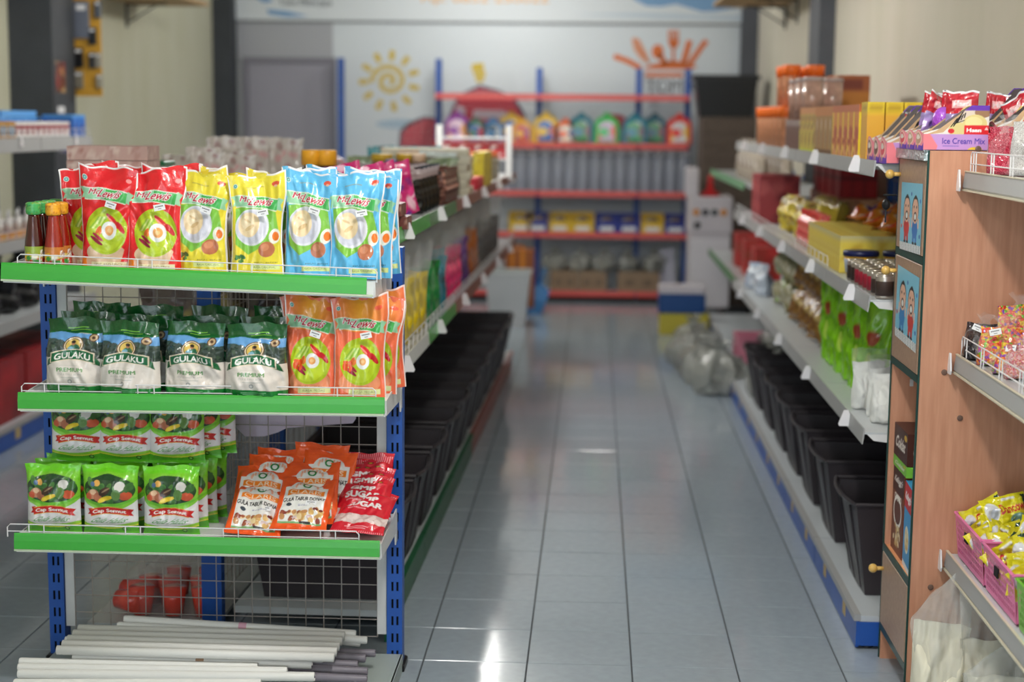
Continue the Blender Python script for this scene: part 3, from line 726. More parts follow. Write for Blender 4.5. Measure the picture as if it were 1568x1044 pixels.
def art_orange(a):
    a.grad(0, 1, .66, 1, (250, 190, 40), .75); a.ell(.5, .15, .4, .12, (236, 150, 110))
    peppers(a, .36, .10)
    a.blobs(.2, .42, .29, .36, [(236, 96, 40), (226, 80, 30)], 8, .035, 5); a.text('BERAT BERSIH', .52, .10, .42, .014, (90, 50, 40))
    a.rect(.3, .9, .035, .085, (214, 222, 160)); a.text('RASA PEDAS', .6, .06, .4, .018, (110, 120, 70)); ribbon(a); halal(a, .12, .885, .04); a.ell(.82, .88, .07, .022, (240, 96, 70)); seam(a, (240, 220, 214))
def sticker(w=.018, h=.011):
    b = MB(); b.box(-w / 2, w / 2, -.0006, 0, -h / 2, h / 2, 0)
    for k in range(6): b.box(-w * .36 + k * w * .12, -w * .28 + k * w * .12, -.0009, -.0005, h * .06, h * .24, 1)
    b.box(-w * .15, w * .15, -.0009, -.0005, -h * .28, -h * .2, 1)
    return b.mesh('price_sticker', [M_STICK, M_INK])
STK = sticker(.029, .016)
def make_bag(name, cat, body, me, stick=None, stickrot=0, extra=None):
    t = thing(name, 'x', cat); link(body, me, t)
    if stick: link('price_sticker', STK, t, stick, (0, stickrot, 0))
    return Proto(t)

POUCH = {}
for key, fn, base, w, h in (('red', art_red, (222, 30, 38), .158, .262), ('yellow', art_yellow, (232, 214, 62), .150, .258), ('blue', art_blue, (96, 184, 230), .148, .272), ('orange', art_orange, (238, 112, 76), .150, .262)):
    POUCH[key] = []
    for v in range(2):
        me = bag_mesh('pouch_' + key, w, h, .055, 'doy', fn, base, nu=104, nv=176, seed=11 + v * 7 + len(key), wr=.0042, tilt_top=(.03 if v else -.03))
        POUCH[key].append(make_bag('sauce_pouch', 'pouch', 'pouch_body', me, (.018, -.0295 - .003, h * .62), .3 - .5 * v))
def z_on(k, x): return topz(k, x)
def put_px(proto, k, u, y, label, group=None, rz=0, tilt=0, ry=0):
    """stand a packet on end-unit level k where picture column u falls at depth y"""
    v = {1: 415, 2: 600, 3: 810}[k]; x = at_y(u, v, y)[0]
    return proto.place((x, y, z_on(k, x)), (tilt, ry, rz), label, group)
words = {'red': 'red chilli mayonnaise pouch', 'yellow': 'yellow mayonnaise pouch', 'blue': 'pale blue mayonnaise pouch', 'orange': 'orange chilli mayonnaise pouch'}
for key, k, cols in (('red', 1, [(166, 'first'), (238, 'second')]), ('yellow', 1, [(310, 'left'), (394, 'right')]), ('blue', 1, [(474, 'left'), (544, 'right')]), ('orange', 2, [(476, 'left'), (551, 'right')])):
    for ci, (u, wd) in enumerate(cols):
        for r in range(3):
            y = 4.055 + .078 * r + (.012 if ci == 0 and r == 0 else 0); du = 0
            pos = ['at the front, %s of the %s ones' % ({'first': 'left', 'second': 'right'}.get(wd, wd), key), 'standing just behind the front one, %s column' % {'first': 'left', 'second': 'right'}.get(wd, wd), 'at the back, %s column' % {'first': 'left', 'second': 'right'}.get(wd, wd)][r]
            lev = 'on the top shelf' if k == 1 else 'on the middle shelf'
            uu = u + r * 13 + ((-8 if ci == 0 else 5) if r == 1 else 0) + (6 if r == 2 else 0)
            if key == 'red' and ci == 0 and r == 1: uu = u - 22
            put_px(POUCH[key][(r + ci) % 2], k, uu, y, '%s %s %s' % (words[key], lev, pos), 'mayonnaise pouches', rz=(.06, -.09, .12)[r] * (1 if ci else -1), tilt=-.05 * (r == 0) - .02, ry=(.0, .05, -.03)[r] * (1 if ci else -1))

# ---- sauce bottles
def bottle(capc, liq, label_main):
    t = thing('sauce_bottle', 'x', 'bottle')
    pr = [(.022, 0), (.0245, .004), (.0245, .05), (.0235, .062), (.020, .085), (.0165, .11), (.014, .125), (.013, .14)]
    MB().lathe(pr, 18).build('bottle_body', mat('sauce_' + liq[0], liq[1], rough=.08, coat=.8), t, True)
    n = 40; V = []; U = []; Vv = []
    for j in range(14):
        for i in range(n): V.append((.0249 * math.cos(2 * PI * i / (n - 1) - PI / 2 - PI), .0249 * math.sin(2 * PI * i / (n - 1) - PI / 2 - PI), .006 + .046 * j / 13)); U.append(i / (n - 1)); Vv.append(j / 13)
    def lab(a):
        a.rect(0, 1, .0, .35, (200, 40, 30)); a.rect(0, 1, .6, 1, label_main); a.blobs(0, 1, .1, .5, [(230, 190, 40), (60, 150, 60), (240, 235, 220), (200, 50, 30)], 40, .05, 4, .14)
        for q in (0, .5): a.text('Saus', .25 + q, .62, .2, .4, (245, 240, 235), slant=1, out=(120, 20, 20), on=3, bold=2)
    C = sample(lab, np.array(U), np.array(Vv), .02, .06, (216, 196, 60), 3.2)
    link('label', color_mesh('bottle_label', V, gridf(n, 14), C, M_PRINT), t)
    V = []; U = []; Vv = []
    for j in range(12):
        q = j / 11; r = np.interp(q, [0, .12, .9, 1], [.0155, .0195, .0195, .014]); r = r * (1 + .02 * math.sin(j * 2.2))
        for i in range(n): V.append((r * math.cos(2 * PI * i / (n - 1)), r * math.sin(2 * PI * i / (n - 1)), .133 + .032 * q)); U.append(i / (n - 1)); Vv.append(q)
    def cw(a): a.blobs(0, 1, 0, 1, [label_main, capc[1]], 90, .02, 8, .06)
    C = sample(cw, np.array(U), np.array(Vv), .02, .06, capc[0], 3)
    c = link('cap', color_mesh('bottle_cap', V, gridf(n, 12), C, mat('cap_wrap', attr=True, rough=.4, coat=.4)), t)
    MB().lathe([(.0139, .1648), (.001, .1655)], 18, capb=False).build('cap_top', mat('cap_' + liq[0], capc[0], rough=.4), c)
    return Proto(t)
bg = bottle([(70, 170, 90), (40, 120, 70)], ('dark', (70, 14, 10)), (150, 170, 60)); bo = bottle([(240, 170, 40), (200, 110, 30)], ('red', (150, 28, 14)), (200, 120, 50))
for ci, (u, pr, nm) in enumerate(((54, bg, 'green'), (84, bo, 'orange'))):
    for r in range(4):
        y = 4.04 + .055 * r; put_px(pr, 1, u + r * 11.5, y, 'small chilli sauce bottle with %s cap, %s from the front on the top shelf' % (nm, ORD[r]), 'sauce bottles')

# ---- block-bottom sugar bags
def art_gulaku(a):
    a.rect(0, 1, .79, 1, (20, 104, 44)); a.wave(.80, .02, 9, 1, (14, 84, 34)); a.rect(.35, .7, .86, .875, (110, 180, 60)); a.rect(.4, .75, .83, .838, (120, 180, 60))
    k = (a.V < .80 + .015 * np.sin(a.U * 7)) & (a.V > .48); a.put(k, (104, 160, 214)); a.wave(.71, .025, 11, .5, (60, 84, 78), False); a.wave(.66, .02, 17, 0, (52, 66, 58), False); a.blobs(0, 1, .5, .7, [(44, 58, 50), (66, 84, 66), (74, 86, 82)], 60, .02, 5, .05)
    a.wave(.475, .008, 6, 0, (226, 216, 208), False); a.wave(.115, .006, 6, 0, (22, 128, 50), False)
    a.rect(.3, .7, .075, .082, (140, 200, 150)); a.rect(.33, .67, .055, .06, (140, 200, 150))
    a.ell(.5, .64, .165, .115, (90, 60, 36)); a.ell(.5, .64, .15, .103, (236, 214, 180)); a.ell(.5, .64, .135, .09, (70, 46, 30)); a.ell(.5, .64, .122, .08, (222, 188, 96))
    a.ell(.52, .61, .09, .045, (46, 110, 80)); a.ell(.46, .60, .05, .025, (120, 170, 190)); a.ell(.5, .67, .035, .03, (180, 124, 90)); a.ell(.5, .685, .04, .02, (50, 34, 26))
    a.poly([(.12, .40), (.3, .45), (.3, .52), (.16, .47)], (226, 184, 40)); a.poly([(.9, .38), (.7, .45), (.7, .52), (.86, .46)], (226, 184, 40))
    a.poly([(.05, .36), (.18, .41), (.2, .5), (.1, .46)], (24, 96, 52)); a.poly([(.96, .36), (.82, .41), (.8, .5), (.92, .46)], (24, 96, 52))
    arc = [(.15 + .7 * t, .53 + .05 * math.sin(PI * t)) for t in [i / 10 for i in range(11)]]; lo = [(.15 + .7 * t, .415 + .05 * math.sin(PI * t)) for t in [i / 10 for i in range(11)]][::-1]
    big = [(.5 + (x - .5) * 1.05, y + (.012 if i < 11 else -.012)) for i, (x, y) in enumerate(arc + lo)]; a.poly(big, (232, 214, 190)); a.poly(arc + lo, (18, 100, 60))
    a.text('GULAKU', .5, .515, .58, .075, (238, 236, 230), bold=2, arch=.035)
    a.text('PREMIUM', .47, .325, .42, .05, (70, 140, 60), bold=2); a.text('GULA TEBU ALAMI', .47, .265, .4, .022, (170, 170, 160)); a.rect(.33, .62, .22, .228, (180, 180, 172)); a.rect(.3, .6, .38, .385, (190, 190, 176))
    a.ell(.47, .17, .035, .03, (150, 150, 150)); a.ell(.47, .17, .02, .018, (220, 214, 208))
    a.ell(.83, .745, .08, .055, (84, 56, 40)); a.ell(.83, .745, .06, .042, (190, 160, 120)); a.ell(.83, .745, .03, .02, (84, 56, 40))
GP = [make_bag('sugar_bag', 'bag', 'bag_body', bag_mesh('sugar_bag', .160, .192, .085, 'sugar', art_gulaku, (226, 216, 208), (30, 110, 50), nu=120, nv=140, seed=31 + 9 * v, wr=.0045)) for v in range(3)]
fr = [(119, 4.07), (200, 4.045), (300, 4.05), (393, 4.035)]
for ci, (u, y) in enumerate(fr):
    for r in range(3):
        yy = y + .088 * r; uu = u + r * 17 + (4 if r else 0)
        o = put_px(GP[(ci + r) % 3], 2, uu, yy, 'premium sugar bag on the middle shelf, %s from left, %s row' % (ORD[ci], ('front', 'second', 'back')[r]), 'premium sugar bags', rz=random.uniform(-.12, .12), tilt=-.04)
        s = 1 + .025 * (ci == 0) + .05 * (r == 2) + .03 * r; o.scale = (1.04, 1, s)

# ---- pillow-shaped fine sugar packs
def art_halus(a):
    a.rect(0, 1, 0, 1, (122, 200, 40)); a.rect(0, 1, .3, .62, (226, 222, 224)); a.rect(0, 1, .12, .5, (226, 222, 224))
    a.ell(.5, .63, .56, .26, (132, 200, 56)); a.ell(.5, .655, .47, .215, (40, 74, 40)); a.blobs(.1, .9, .5, .8, [(60, 110, 50), (30, 60, 34), (80, 130, 60)], 40, .05, 3)
    a.ell(.22, .60, .11, .07, (196, 130, 100), .3); a.ell(.22, .63, .06, .04, (236, 196, 160)); a.ell(.31, .56, .08, .06, (176, 104, 78), -.4); a.ell(.13, .56, .06, .05, (206, 90, 60))
    a.ell(.30, .76, .06, .045, (240, 180, 90)); a.ell(.22, .745, .04, .035, (80, 110, 150)); a.ell(.44, .64, .12, .05, (70, 46, 34), .5); a.ell(.47, .66, .09, .012, (150, 120, 90), .5)
    a.ell(.47, .545, .14, .03, (230, 196, 40), .25); a.ell(.40, .515, .09, .025, (240, 210, 60), .3); a.ell(.82, .58, .11, .06, (200, 84, 50)); a.ell(.72, .72, .09, .07, (226, 220, 214), .5); a.ell(.66, .6, .08, .08, (90, 130, 60)); a.ell(.84, .68, .05, .05, (60, 100, 50))
    a.put((a.V < .47 + .09 * (a.U - .5) ** 2 * 4) & (a.V > .43 + .1 * (a.U - .5) ** 2 * 4), (110, 190, 50)); a.ell(.2, .435, .13, .018, (150, 214, 90), -.25)
    a.poly([(.1, .30), (.2, .31), (.2, .40), (.11, .385), (.14, .34)], (196, 30, 30)); a.poly([(.93, .27), (.82, .29), (.82, .39), (.94, .365), (.89, .32)], (196, 30, 30))
    up = [(.17 + .68 * t, .375 + .045 * math.sin(PI * t)) for t in [i / 8 for i in range(9)]]; lo = [(.17 + .68 * t, .285 + .045 * math.sin(PI * t)) for t in [i / 8 for i in range(9)]][::-1]
    a.poly([(x, y + (.009 if i < 9 else -.009)) for i, (x, y) in enumerate(up + lo)], (226, 170, 60)); a.poly(up + lo, (206, 34, 32))
    a.text('Cap Semut', .51, .363, .6, .06, (244, 238, 232), bold=2, arch=.03)
    a.text('Gula Halus', .52, .225, .62, .075, (96, 160, 90), slant=2.2, bold=1)
    a.wave(.165, .03, 5, 2.5, (150, 206, 60), False); a.wave(.13, .03, 5, 2.3, (226, 216, 70), False); a.wave(.115, .03, 5, 2.2, (84, 170, 40), False); a.ell(.75, .08, .045, .03, (30, 60, 30)); a.ell(.75, .08, .03, .018, (120, 190, 80))
    a.put(a.V > .9, (110, 206, 30)); a.put(a.V < .04, (100, 196, 40))
HP = [make_bag('sugar_pack', 'bag', 'pack_body', bag_mesh('sugar_pack', .152, .186, .062, 'pillow', art_halus, (226, 222, 224), (120, 200, 50), nu=120, nv=140, seed=51 + 7 * v, wr=.003)) for v in range(3)]
n = 0
for ci, u in enumerate((84, 171, 263)):
    for r in range(4):
        put_px(HP[(ci + r) % 3], 3, u + r * 15, 4.05 + .067 * r, 'green fine sugar pack, bottom layer, %s column from left, %s from the front' % (ORD[ci], ORD[r]), 'fine sugar packs', rz=.03 * (ci - 1), tilt=-.02)
for ci, u in enumerate((120, 192, 271)):
    for r in range(3):
        x = at_y(u + r * 15, 700, 4.10)[0]; y = 4.105 + .069 * r
        HP[(ci + r + 1) % 3].place((x, y, z_on(3, x) + .182), (-.03, 0, .03 * ci), 'green fine sugar pack, upper layer, %s column from left, %s from the front' % (ORD[ci], ORD[r]), 'fine sugar packs')

# ---- orange doughnut sugar sachets, leaning back in two heaps
def art_claris(a):
    a.rect(.1, .9, .1, .74, (236, 234, 230)); a.ell(.5, .76, .30, .15, (236, 234, 230)); a.rect(.1, .26, .7, .78, (236, 234, 230)); a.rect(.74, .9, .7, .78, (236, 234, 230))
    for k in range(9): a.ell(.5 + .2 * math.cos(PI * k / 8), .78 + .085 * math.sin(PI * k / 8), .02, .035, (244, 180, 150), 0)
    a.ell(.5, .82, .085, .062, (30, 130, 60)); a.ell(.5, .82, .05, .036, (236, 236, 230))
    a.rect(.16, .85, .62, .72, (244, 134, 40)); a.text('CLARIS', .5, .67, .58, .075, (252, 222, 190), bold=1)
    a.text('GULA TABUR DONAT', .5, .525, .78, .075, (20, 20, 20), bold=3)
    a.ell(.24, .42, .05, .035, (60, 70, 80)); a.text('BERAT BERSIH', .52, .41, .2, .03, (90, 90, 150))
    a.blobs(.13, .88, .15, .32, [(206, 160, 96), (222, 180, 110), (170, 96, 70), (236, 210, 160), (150, 70, 60), (196, 140, 90), (214, 190, 190)], 46, .055, 6, .035); a.ell(.76, .32, .05, .025, (110, 40, 36)); a.ell(.86, .31, .04, .022, (120, 50, 40))
    a.rect(.1, .9, .09, .12, (120, 170, 110)); a.rect(.5, .7, .1, .13, (50, 50, 50)); a.put((a.V > .955) | (a.V < .03), (232, 84, 30))
CP = [make_bag('doughnut_sugar_sachet', 'packet', 'sachet_body', bag_mesh('doughnut_sugar_sachet', .152, .190, .034, 'pillow', art_claris, (240, 90, 30), nu=104, nv=126, seed=71 + v, wr=.003), (.022, -.0185, .083)) for v in range(2)]
LEAN = -1.02
for i, (u, y, dz, rz, ry) in enumerate([(385, 4.02, 0, .05, .10), (456, 4.03, 0.014, -.02, .02), (391, 4.085, .002, .02, .03), (474, 4.10, .010, .02, -.06), (412, 4.15, .0, .06, .06), (494, 4.16, .012, -.06, .03), (424, 4.205, .0, -.08, .03), (486, 4.215, .014, .08, .06)]):
    x = at_y(u, 815, y)[0]
    CP[i % 2].place((x, y, z_on(3, x) + .012 + dz), ((-1.02, -.76, -.52, -.32)[i // 2], ry, rz), 'orange sachet of doughnut sugar leaning back in the %s heap, %s from the front' % (('left', 'right')[i % 2], ORD[i // 2]), 'orange sugar sachets')

def art_gmp(a):
    a.put(a.V < .40, (214, 190, 186)); a.blobs(0, 1, .14, .4, [(224, 204, 200), (204, 176, 172)], 40, .06, 3)
    k = a.V < .155 + .05 * np.abs(a.U - .5); a.put(k, (206, 24, 44)); a.ell(.5, .42, .52, .09, (206, 24, 44))
    k = (a.V > .90) & (np.mod(a.U * 26, 1) < .4); a.put(k, (240, 150, 160)); k = (a.V < .04) & (np.mod(a.U * 26, 1) < .4); a.put(k, (240, 150, 160))
    for k2 in range(3): a.ell(.38 + .2 * k2, .82, .06, .018, (60, 30, 20)); a.ell(.38 + .2 * k2, .82, .04, .008, (200, 150, 40))
    a.text('GMP', .48, .70, .46, .085, (240, 232, 232), bold=4); a.text('SUGAR', .5, .56, .66, .11, (240, 232, 232), bold=4)
    a.rect(.2, .55, .452, .478, (230, 150, 160)); a.text('GULA PASIR', .37, .465, .3, .018, (206, 24, 44)); a.rect(.25, .7, .10, .11, (240, 170, 180)); a.rect(.3, .65, .075, .082, (240, 170, 180))
RP = [make_bag('red_sugar_bag', 'bag', 'bag_body', bag_mesh('red_sugar_bag', .148, .178, .05, 'pillow', art_gmp, (206, 24, 44), nu=104, nv=126, seed=91 + v, wr=.004)) for v in range(2)]
for i in range(5):
    y = (4.03, 4.08, 4.127, 4.170, 4.21)[i]; x = at_y(545 + 3 * i, 815, y)[0]
    RP[i % 2].place((x, y, z_on(3, x) + .020), ((-1.17, -.95, -.76, -.58, -.42)[i], .03 * (-1) ** i, -.12 + .04 * i), 'red bag of white sugar leaning by the right post, %s from the front' % ORD[i], 'red sugar bags')

# ---- white and grey plastic rods on the base shelf
mw = mat('white_rod', (232, 230, 226), rough=.4); mgr = mat('grey_rod', (120, 114, 124), rough=.4); mtp = mat('brown_tape', (172, 138, 108), rough=.5)
def rod(u0, v0, u1, v1, y, r, white=True, bands=(), note=''):
    x0, z0 = at_y(u0, v0, y); x1, z1 = at_y(u1, v1, y)
    L_ = math.hypot(x1 - x0, z1 - z0)
    t = thing('plastic_rod', note, 'rod', (x0, y, z0), (0, -math.atan2(z1 - z0, x1 - x0), 0), 'rods on the base shelf')
    b = MB(); b.tube([(0, 0, 0), (.004, 0, 0), (L_ - .004, 0, 0), (L_, 0, 0)], [r * .85, r, r, r * .85], 12, cap=False)
    b.tube([(L_, 0, 0), (L_ - .05, 0, 0)], [r * .85, r * .7], 12, cap=False); b.tube([(0, 0, 0), (.05, 0, 0)], [r * .85, r * .7], 12); b.build('rod_tube', mw if white else mgr, t, True)
    for (ub, m) in bands:
        xb = (at_y(ub, v0, y)[0] - x0)
        MB().tube([(xb, 0, 0), (xb + .022, 0, 0)], r * 1.07, 12, cap=False).build('tape_band', m, t, True)
mye = mat('yellow_tape', (226, 214, 90), rough=.5); mpk = mat('pink_tape', (226, 170, 190), rough=.5)
RODS = [(190, 947, 545, 970, 4.27, .0105, 1, [(366, mpk)], 'thin white rod lying highest at the back of the pile'),
        (180, 957, 562, 980, 4.255, .011, 1, [(374, mye)], 'white rod with a yellow tape near the top of the pile'),
        (136, 965, 470, 984, 4.235, .0105, 1, [(296, mtp)], 'white rod with a brown tape second from the top at the back'),
        (118, 973, 480, 992, 4.20, .012, 1, [], 'plain white rod lying third from the top'),
        (100, 980, 466, 997, 4.17, .012, 1, [(258, mtp)], 'white rod with a broad brown tape and paper slip'),
        (102, 988, 468, 1003, 4.14, .012, 1, [(285, mtp)], 'white rod with a brown tape hidden low among its neighbours'),
        (96, 996, 495, 1008, 4.11, .012, 1, [], 'plain white rod ending short beside the grey rods'),
        (112, 1005, 478, 1017, 4.08, .013, 1, [(301, mtp)], 'thick white rod with a brown tape at its middle'),
        (30, 1012, 395, 1020, 4.06, .010, 1, [], 'thin white rod sticking out at the left, uppermost of those'),
        (28, 1021, 440, 1027, 4.045, .011, 1, [], 'white rod sticking out at the left below the thinnest one'),
        (28, 1031, 482, 1036, 4.03, .013, 1, [], 'thick white rod in front reaching far left'),
        (22, 1046, 400, 1046, 4.02, .013, 1, [], 'foremost white rod cut by the lower edge of the view'),
        (470, 975, 552, 985, 4.26, .010, 1, [], 'short white rod end at the upper right of the pile'),
        (300, 992, 575, 1000, 4.20, .011, 0, [], 'dark grey rod with its end beside the post, rearmost of the grey ones'),
        (310, 996, 560, 1008, 4.16, .012, 0, [], 'dark grey rod second from the back'),
        (330, 1008, 548, 1018, 4.12, .012, 0, [], 'dark grey rod third from the back'),
        (330, 1019, 563, 1028, 4.09, .012, 0, [], 'dark grey rod in the middle of the grey ones'),
        (350, 1030, 562, 1040, 4.05, .012, 0, [], 'light grey rod in front of the other grey ones')]
for (u0, v0, u1, v1, y, r, wh, bd, note) in RODS: rod(u0, v0, u1, v1, y, r, bool(wh), bd, note)
for k in range(5):
    x = -1.42; y = 4.06 + .045 * k; t = thing('plastic_rod', 'white rod buried at the bottom of the pile, %s from the front' % ORD[k], 'rod', (x, y, .125), (0, 0, 0), 'rods on the base shelf')
    b = MB(); b.tube([(0, 0, 0), (.75, 0, .0)], .0125, 12); b.build('rod_tube', mw, t, True)

# ---- red jelly cups behind the wire back
mcup = film_mat('clear_cup', (240, 225, 225), .08, .08); mj = mat('red_jelly', (240, 56, 26), rough=.2, coat=.6)
def cup():
    t = thing('drink_cup', 'x', 'cup')
    MB().lathe([(.030, 0), (.031, .003), (.044, .125), (.047, .127), (.047, .131)], 18, capt=False).build('cup_wall', mcup, t, True)
    MB().lathe([(.0285, .004), (.0395, .088), (.001, .0885)], 18).build('drink', mj, t, True)
    MB().lathe([(.047, .131), (.046, .134), (.03, .15), (.001, .155)], 18, capb=False).build('lid', mcup, t, True)
    return Proto(t)
cp = cup()
for i, (x, y, z) in enumerate([(-1.262, 4.66, .036), (-1.168, 4.66, .036), (-1.30, 4.76, .036), (-1.20, 4.77, .036), (-1.36, 4.66, .036), (-1.36, 4.77, .036), (-1.30, 4.87, .036), (-1.20, 4.88, .036)]):
    cp.place((x, y, z), (0, 0, 0), 'clear lidded cup of red jelly drink behind the wire back, %s of those standing' % ORD[i], 'red drink cups')
for i, (x, y, z, r) in enumerate([(-1.44, 4.66, .083, 1.3), (-1.45, 4.78, .083, 1.0)]):
    o = cp.place((x, y, z), (PI / 2, 0, r), 'clear cup of red drink lying on its side behind the wire, %s from the front' % ORD[i], 'red drink cups')
t = thing('plastic_sheet', 'lilac plastic sheet hanging behind the wire back under the middle shelf', 'sheet', (0, 4.385, 0))
b = MB(); pts = [at_y(u, v, 4.385) for u, v in ((352, 610), (545, 610), (545, 641), (540, 648), (440, 655), (425, 662), (405, 668), (375, 668), (362, 655), (358, 642), (350, 640))]; b.prism(pts, 'y', 0, .003); b.build('sheet', mat('lilac_sheet', (206, 192, 210), rough=.4), t)

# ================================================================== CABINET AND NEAR SHELVES ON THE RIGHT
mwd = wood_mat('cabinet_wood', (196, 138, 108), (211, 155, 125), (24, 24, 2.0), .5); mdoor = wood_mat('door_wood', (160, 128, 106), (174, 142, 118), (2, 24, 24), .4); med = mat('dark_edging', (22, 62, 54), rough=.4); mshel = wood_mat('shelf_wood', (214, 144, 98), (226, 160, 112), (24, 24, 2.0), .5)
CB = thing('wood_cabinet', 'tall pinkish wood cabinet with small doors ending the right shelf row', 'cabinet', (0, 0, 0))
cx, y0, y1, zt = .86, 4.172, 4.555, 1.482
MB().box(cx, XR, y0, y0 + .016, 0, zt).build('side_panel', mwd, CB)
MB().box(cx, XR, y1 - .016, y1, 0, zt).build('side_panel', mwd, CB)
MB().box(cx + .0, XR - .02, y0 + .016, y1 - .016, zt - .02, zt).build('top_board', mwd, CB)
for z in (1.197, .885, .335, .10): MB().box(cx + .001, cx + .3, y0 + .016, y1 - .016, z - .008, z + .008).build('shelf_board', mshel, CB)
MB().box(cx + .3, cx + .31, y0 + .016, y1 - .016, 0, zt - .02).build('back_board', mshel, CB)
e = MB()
for z in (1.197, .885, .335, .10): e.box(cx - .004, cx + .001, y0, y1, z - .010, z + .010)
e.box(cx - .004, cx + .001, y0 - .002, y0 + .004, 0, zt).box(cx - .004, cx + .001, y1 - .004, y1, 0, zt); e.build('edge_strip', med, CB)
for z0, z1, kz in ((1.209, 1.455, 1.41), (.897, 1.185, 1.14), (.112, .323, .275)):
    d = MB().cbox(cx - .0045, cx + .012, y0 + .012, y1 - .010, z0, z1, .002).build('door', mdoor, CB)
    kb = MB(); kb.ball((cx - .034, y1 - .03, kz), .013, 14, 10); kb.tube([(cx - .024, y1 - .03, kz), (cx - .004, y1 - .03, kz)], .006, 8); kb.build('knob', mat('knob_wood', (222, 178, 92), rough=.3, coat=.4), d, True)
kk = MB(); kk.tube([(cx - .014, y1 - .035, 1.352), (cx - .05, y1 - .035, 1.352)], .003, 6); kk.ball((cx - .042, y1 - .035, 1.325), .012, 10, 6, sz=1.3); kk.box(cx - .044, cx - .040, y1 - .037, y1 - .033, 1.275, 1.32); kk.build('key', M_BLACK, CB)
MB().box(cx - .014, cx + .0, y0 + .0, y1, 1.456, 1.483).build('foil_tape', mat('silver_tape', (176, 188, 192), rough=.25, metal=.7, bump=1, bscale=70), CB)
for (u, v) in ((1498, 228), (1446, 570), (1425, 899), (1470, 640)):
    x, z = at_y(u, v, y0); MB().lathe([(.008, 0), (.0075, .002), (.004, .003)], 12).build('screw_cap', mat('screw_brown', (110, 84, 72), rough=.5), CB, loc=(x, y0, z)).rotation_euler = (PI / 2, 0, 0)
for i, (y, z) in enumerate(((4.5, .82), (4.535, .58))):
    MB().box(cx + .05, cx + .06, y1 - .018, y1 - .016, z - .012, z + .008).build('hinge_plate', M_WHITE, CB)
def kids(a, c1, c2, shirts):
    a.rect(0, 1, 0, .12, (236, 236, 236)); k = (a.V < .12) & (np.mod(a.U * 13 + a.V * 3, 1) < .3); a.put(k, (120, 130, 140))
    for i, x in enumerate((.30, .70)):
        a.ell(x, .34, .13, .13, shirts[i]); a.rect(x - .10, x - .02, .14, .3, shirts[i]); a.rect(x + .02, x + .10, .14, .3, shirts[i])
        a.ell(x, .62, .155, .20, (40, 34, 36)); a.ell(x, .60, .14, .18, (226, 176, 150)); a.ell(x, .52, .07, .07, (70, 40, 40)); a.ell(x, .52, .045, .045, (236, 236, 232)); a.ell(x - .06, .66, .02, .02, (40, 30, 30)); a.ell(x + .06, .66, .02, .02, (40, 30, 30))
        a.ell(x, .80, .05, .03, (40, 34, 36)); a.rect(x - .17, x - .12, .36, .5, (226, 176, 150)); a.rect(x + .12, x + .17, .36, .5, (226, 176, 150)); a.ell(x - .06, .135, .05, .02, (50, 36, 36)); a.ell(x + .06, .135, .05, .02, (50, 36, 36))
    a.ell(.5, .84, .03, .03, (50, 90, 170)); a.ell(.06, .35, .03, .03, (200, 70, 60)); a.ell(.93, .25, .03, .03, (50, 90, 170)); a.ell(.92, .75, .03, .03, (60, 110, 180))
def decal(label, yc, zc, w, h, shirts, rot):
    n1, n2 = 60, 90; U, V = np.meshgrid(np.linspace(0, 1, n1), np.linspace(0, 1, n2)); U = U.ravel(); V = V.ravel()
    C = sample(lambda a: kids(a, 0, 0, shirts), U, V, 1 / n1, 1 / n2, (126, 190, 214), w / h)
    P = np.stack([np.zeros_like(U), -(U - .5) * w, (V - .5) * h], 1)
    o = link('cartoon_sticker', color_mesh('sticker', P, gridf(n1, n2), C, M_CARD), None, (cx - .0052, yc, zc), (rot, 0, 0)); tag(o, label, 'sticker')
decal('light blue sticker of two shouting cartoon children on the upper cabinet door', 4.350, 1.300, .285, .185, [(206, 60, 56), (60, 120, 190)], -.02)
decal('light blue sticker of two cheering cartoon children on the second cabinet door', 4.352, 1.055, .30, .20, [(60, 130, 190), (200, 60, 50)], .03)

# cereal cartons in the open cubby
def carton(name, label, w, d, h, faces, base, loc, rz=0, rx=0, res=500):
    t = thing(name, label, 'box', loc, (rx, 0, rz)); link('carton_body', box_mesh('carton', w, d, h, faces, base, res), t)
    MB().box(-w / 2 + .002, w / 2 - .002, -.001, .001, h, h + .0012).build('carton_flap', mat('flap_card', base, rough=.5), t); return t
def art_ck(a): a.rect(0, 1, .72, 1, (70, 30, 24)); a.text('Kellogg\'s', .5, .86, .7, .1, (236, 226, 220), slant=1.5, bold=2); a.ell(.5, .5, .36, .2, (240, 236, 230)); a.ell(.5, .5, .30, .15, (90, 44, 30)); a.text('CHOCO', .5, .66, .6, .08, (240, 230, 220), bold=3); a.blobs(.2, .8, .1, .35, [(214, 180, 120), (196, 150, 90), (236, 220, 180)], 30, .06, 2, .03)
def art_cb(a): a.rect(0, 1, .70, 1, (200, 34, 44)); a.text('Kellogg\'s', .5, .84, .8, .12, (244, 240, 240), slant=1.5, bold=3); a.ell(.5, .35, .3, .16, (236, 226, 200)); a.blobs(.25, .75, .25, .45, [(214, 170, 90), (230, 200, 130)], 24, .06, 2, .03); a.rect(0, 1, 0, .06, (240, 240, 240))
def art_bx(a): a.text('Coklat', .5, .5, .7, .35, (226, 214, 206), slant=1, bold=3); a.ell(.85, .8, .1, .1, (200, 160, 60))
ly = cx + .10
carton('cereal_box', 'brown chocolate cereal box standing at the back of the open cubby', .16, .07, .24, {'front': art_ck, 'left': art_ck}, (120, 64, 40), (.908, 4.445, .3435), -PI / 2)
carton('cereal_box', 'blue and red cereal box standing in front in the open cubby', .13, .055, .235, {'front': art_cb, 'left': art_cb}, (60, 150, 206), (.895, 4.275, .3435), -PI / 2 - .06)
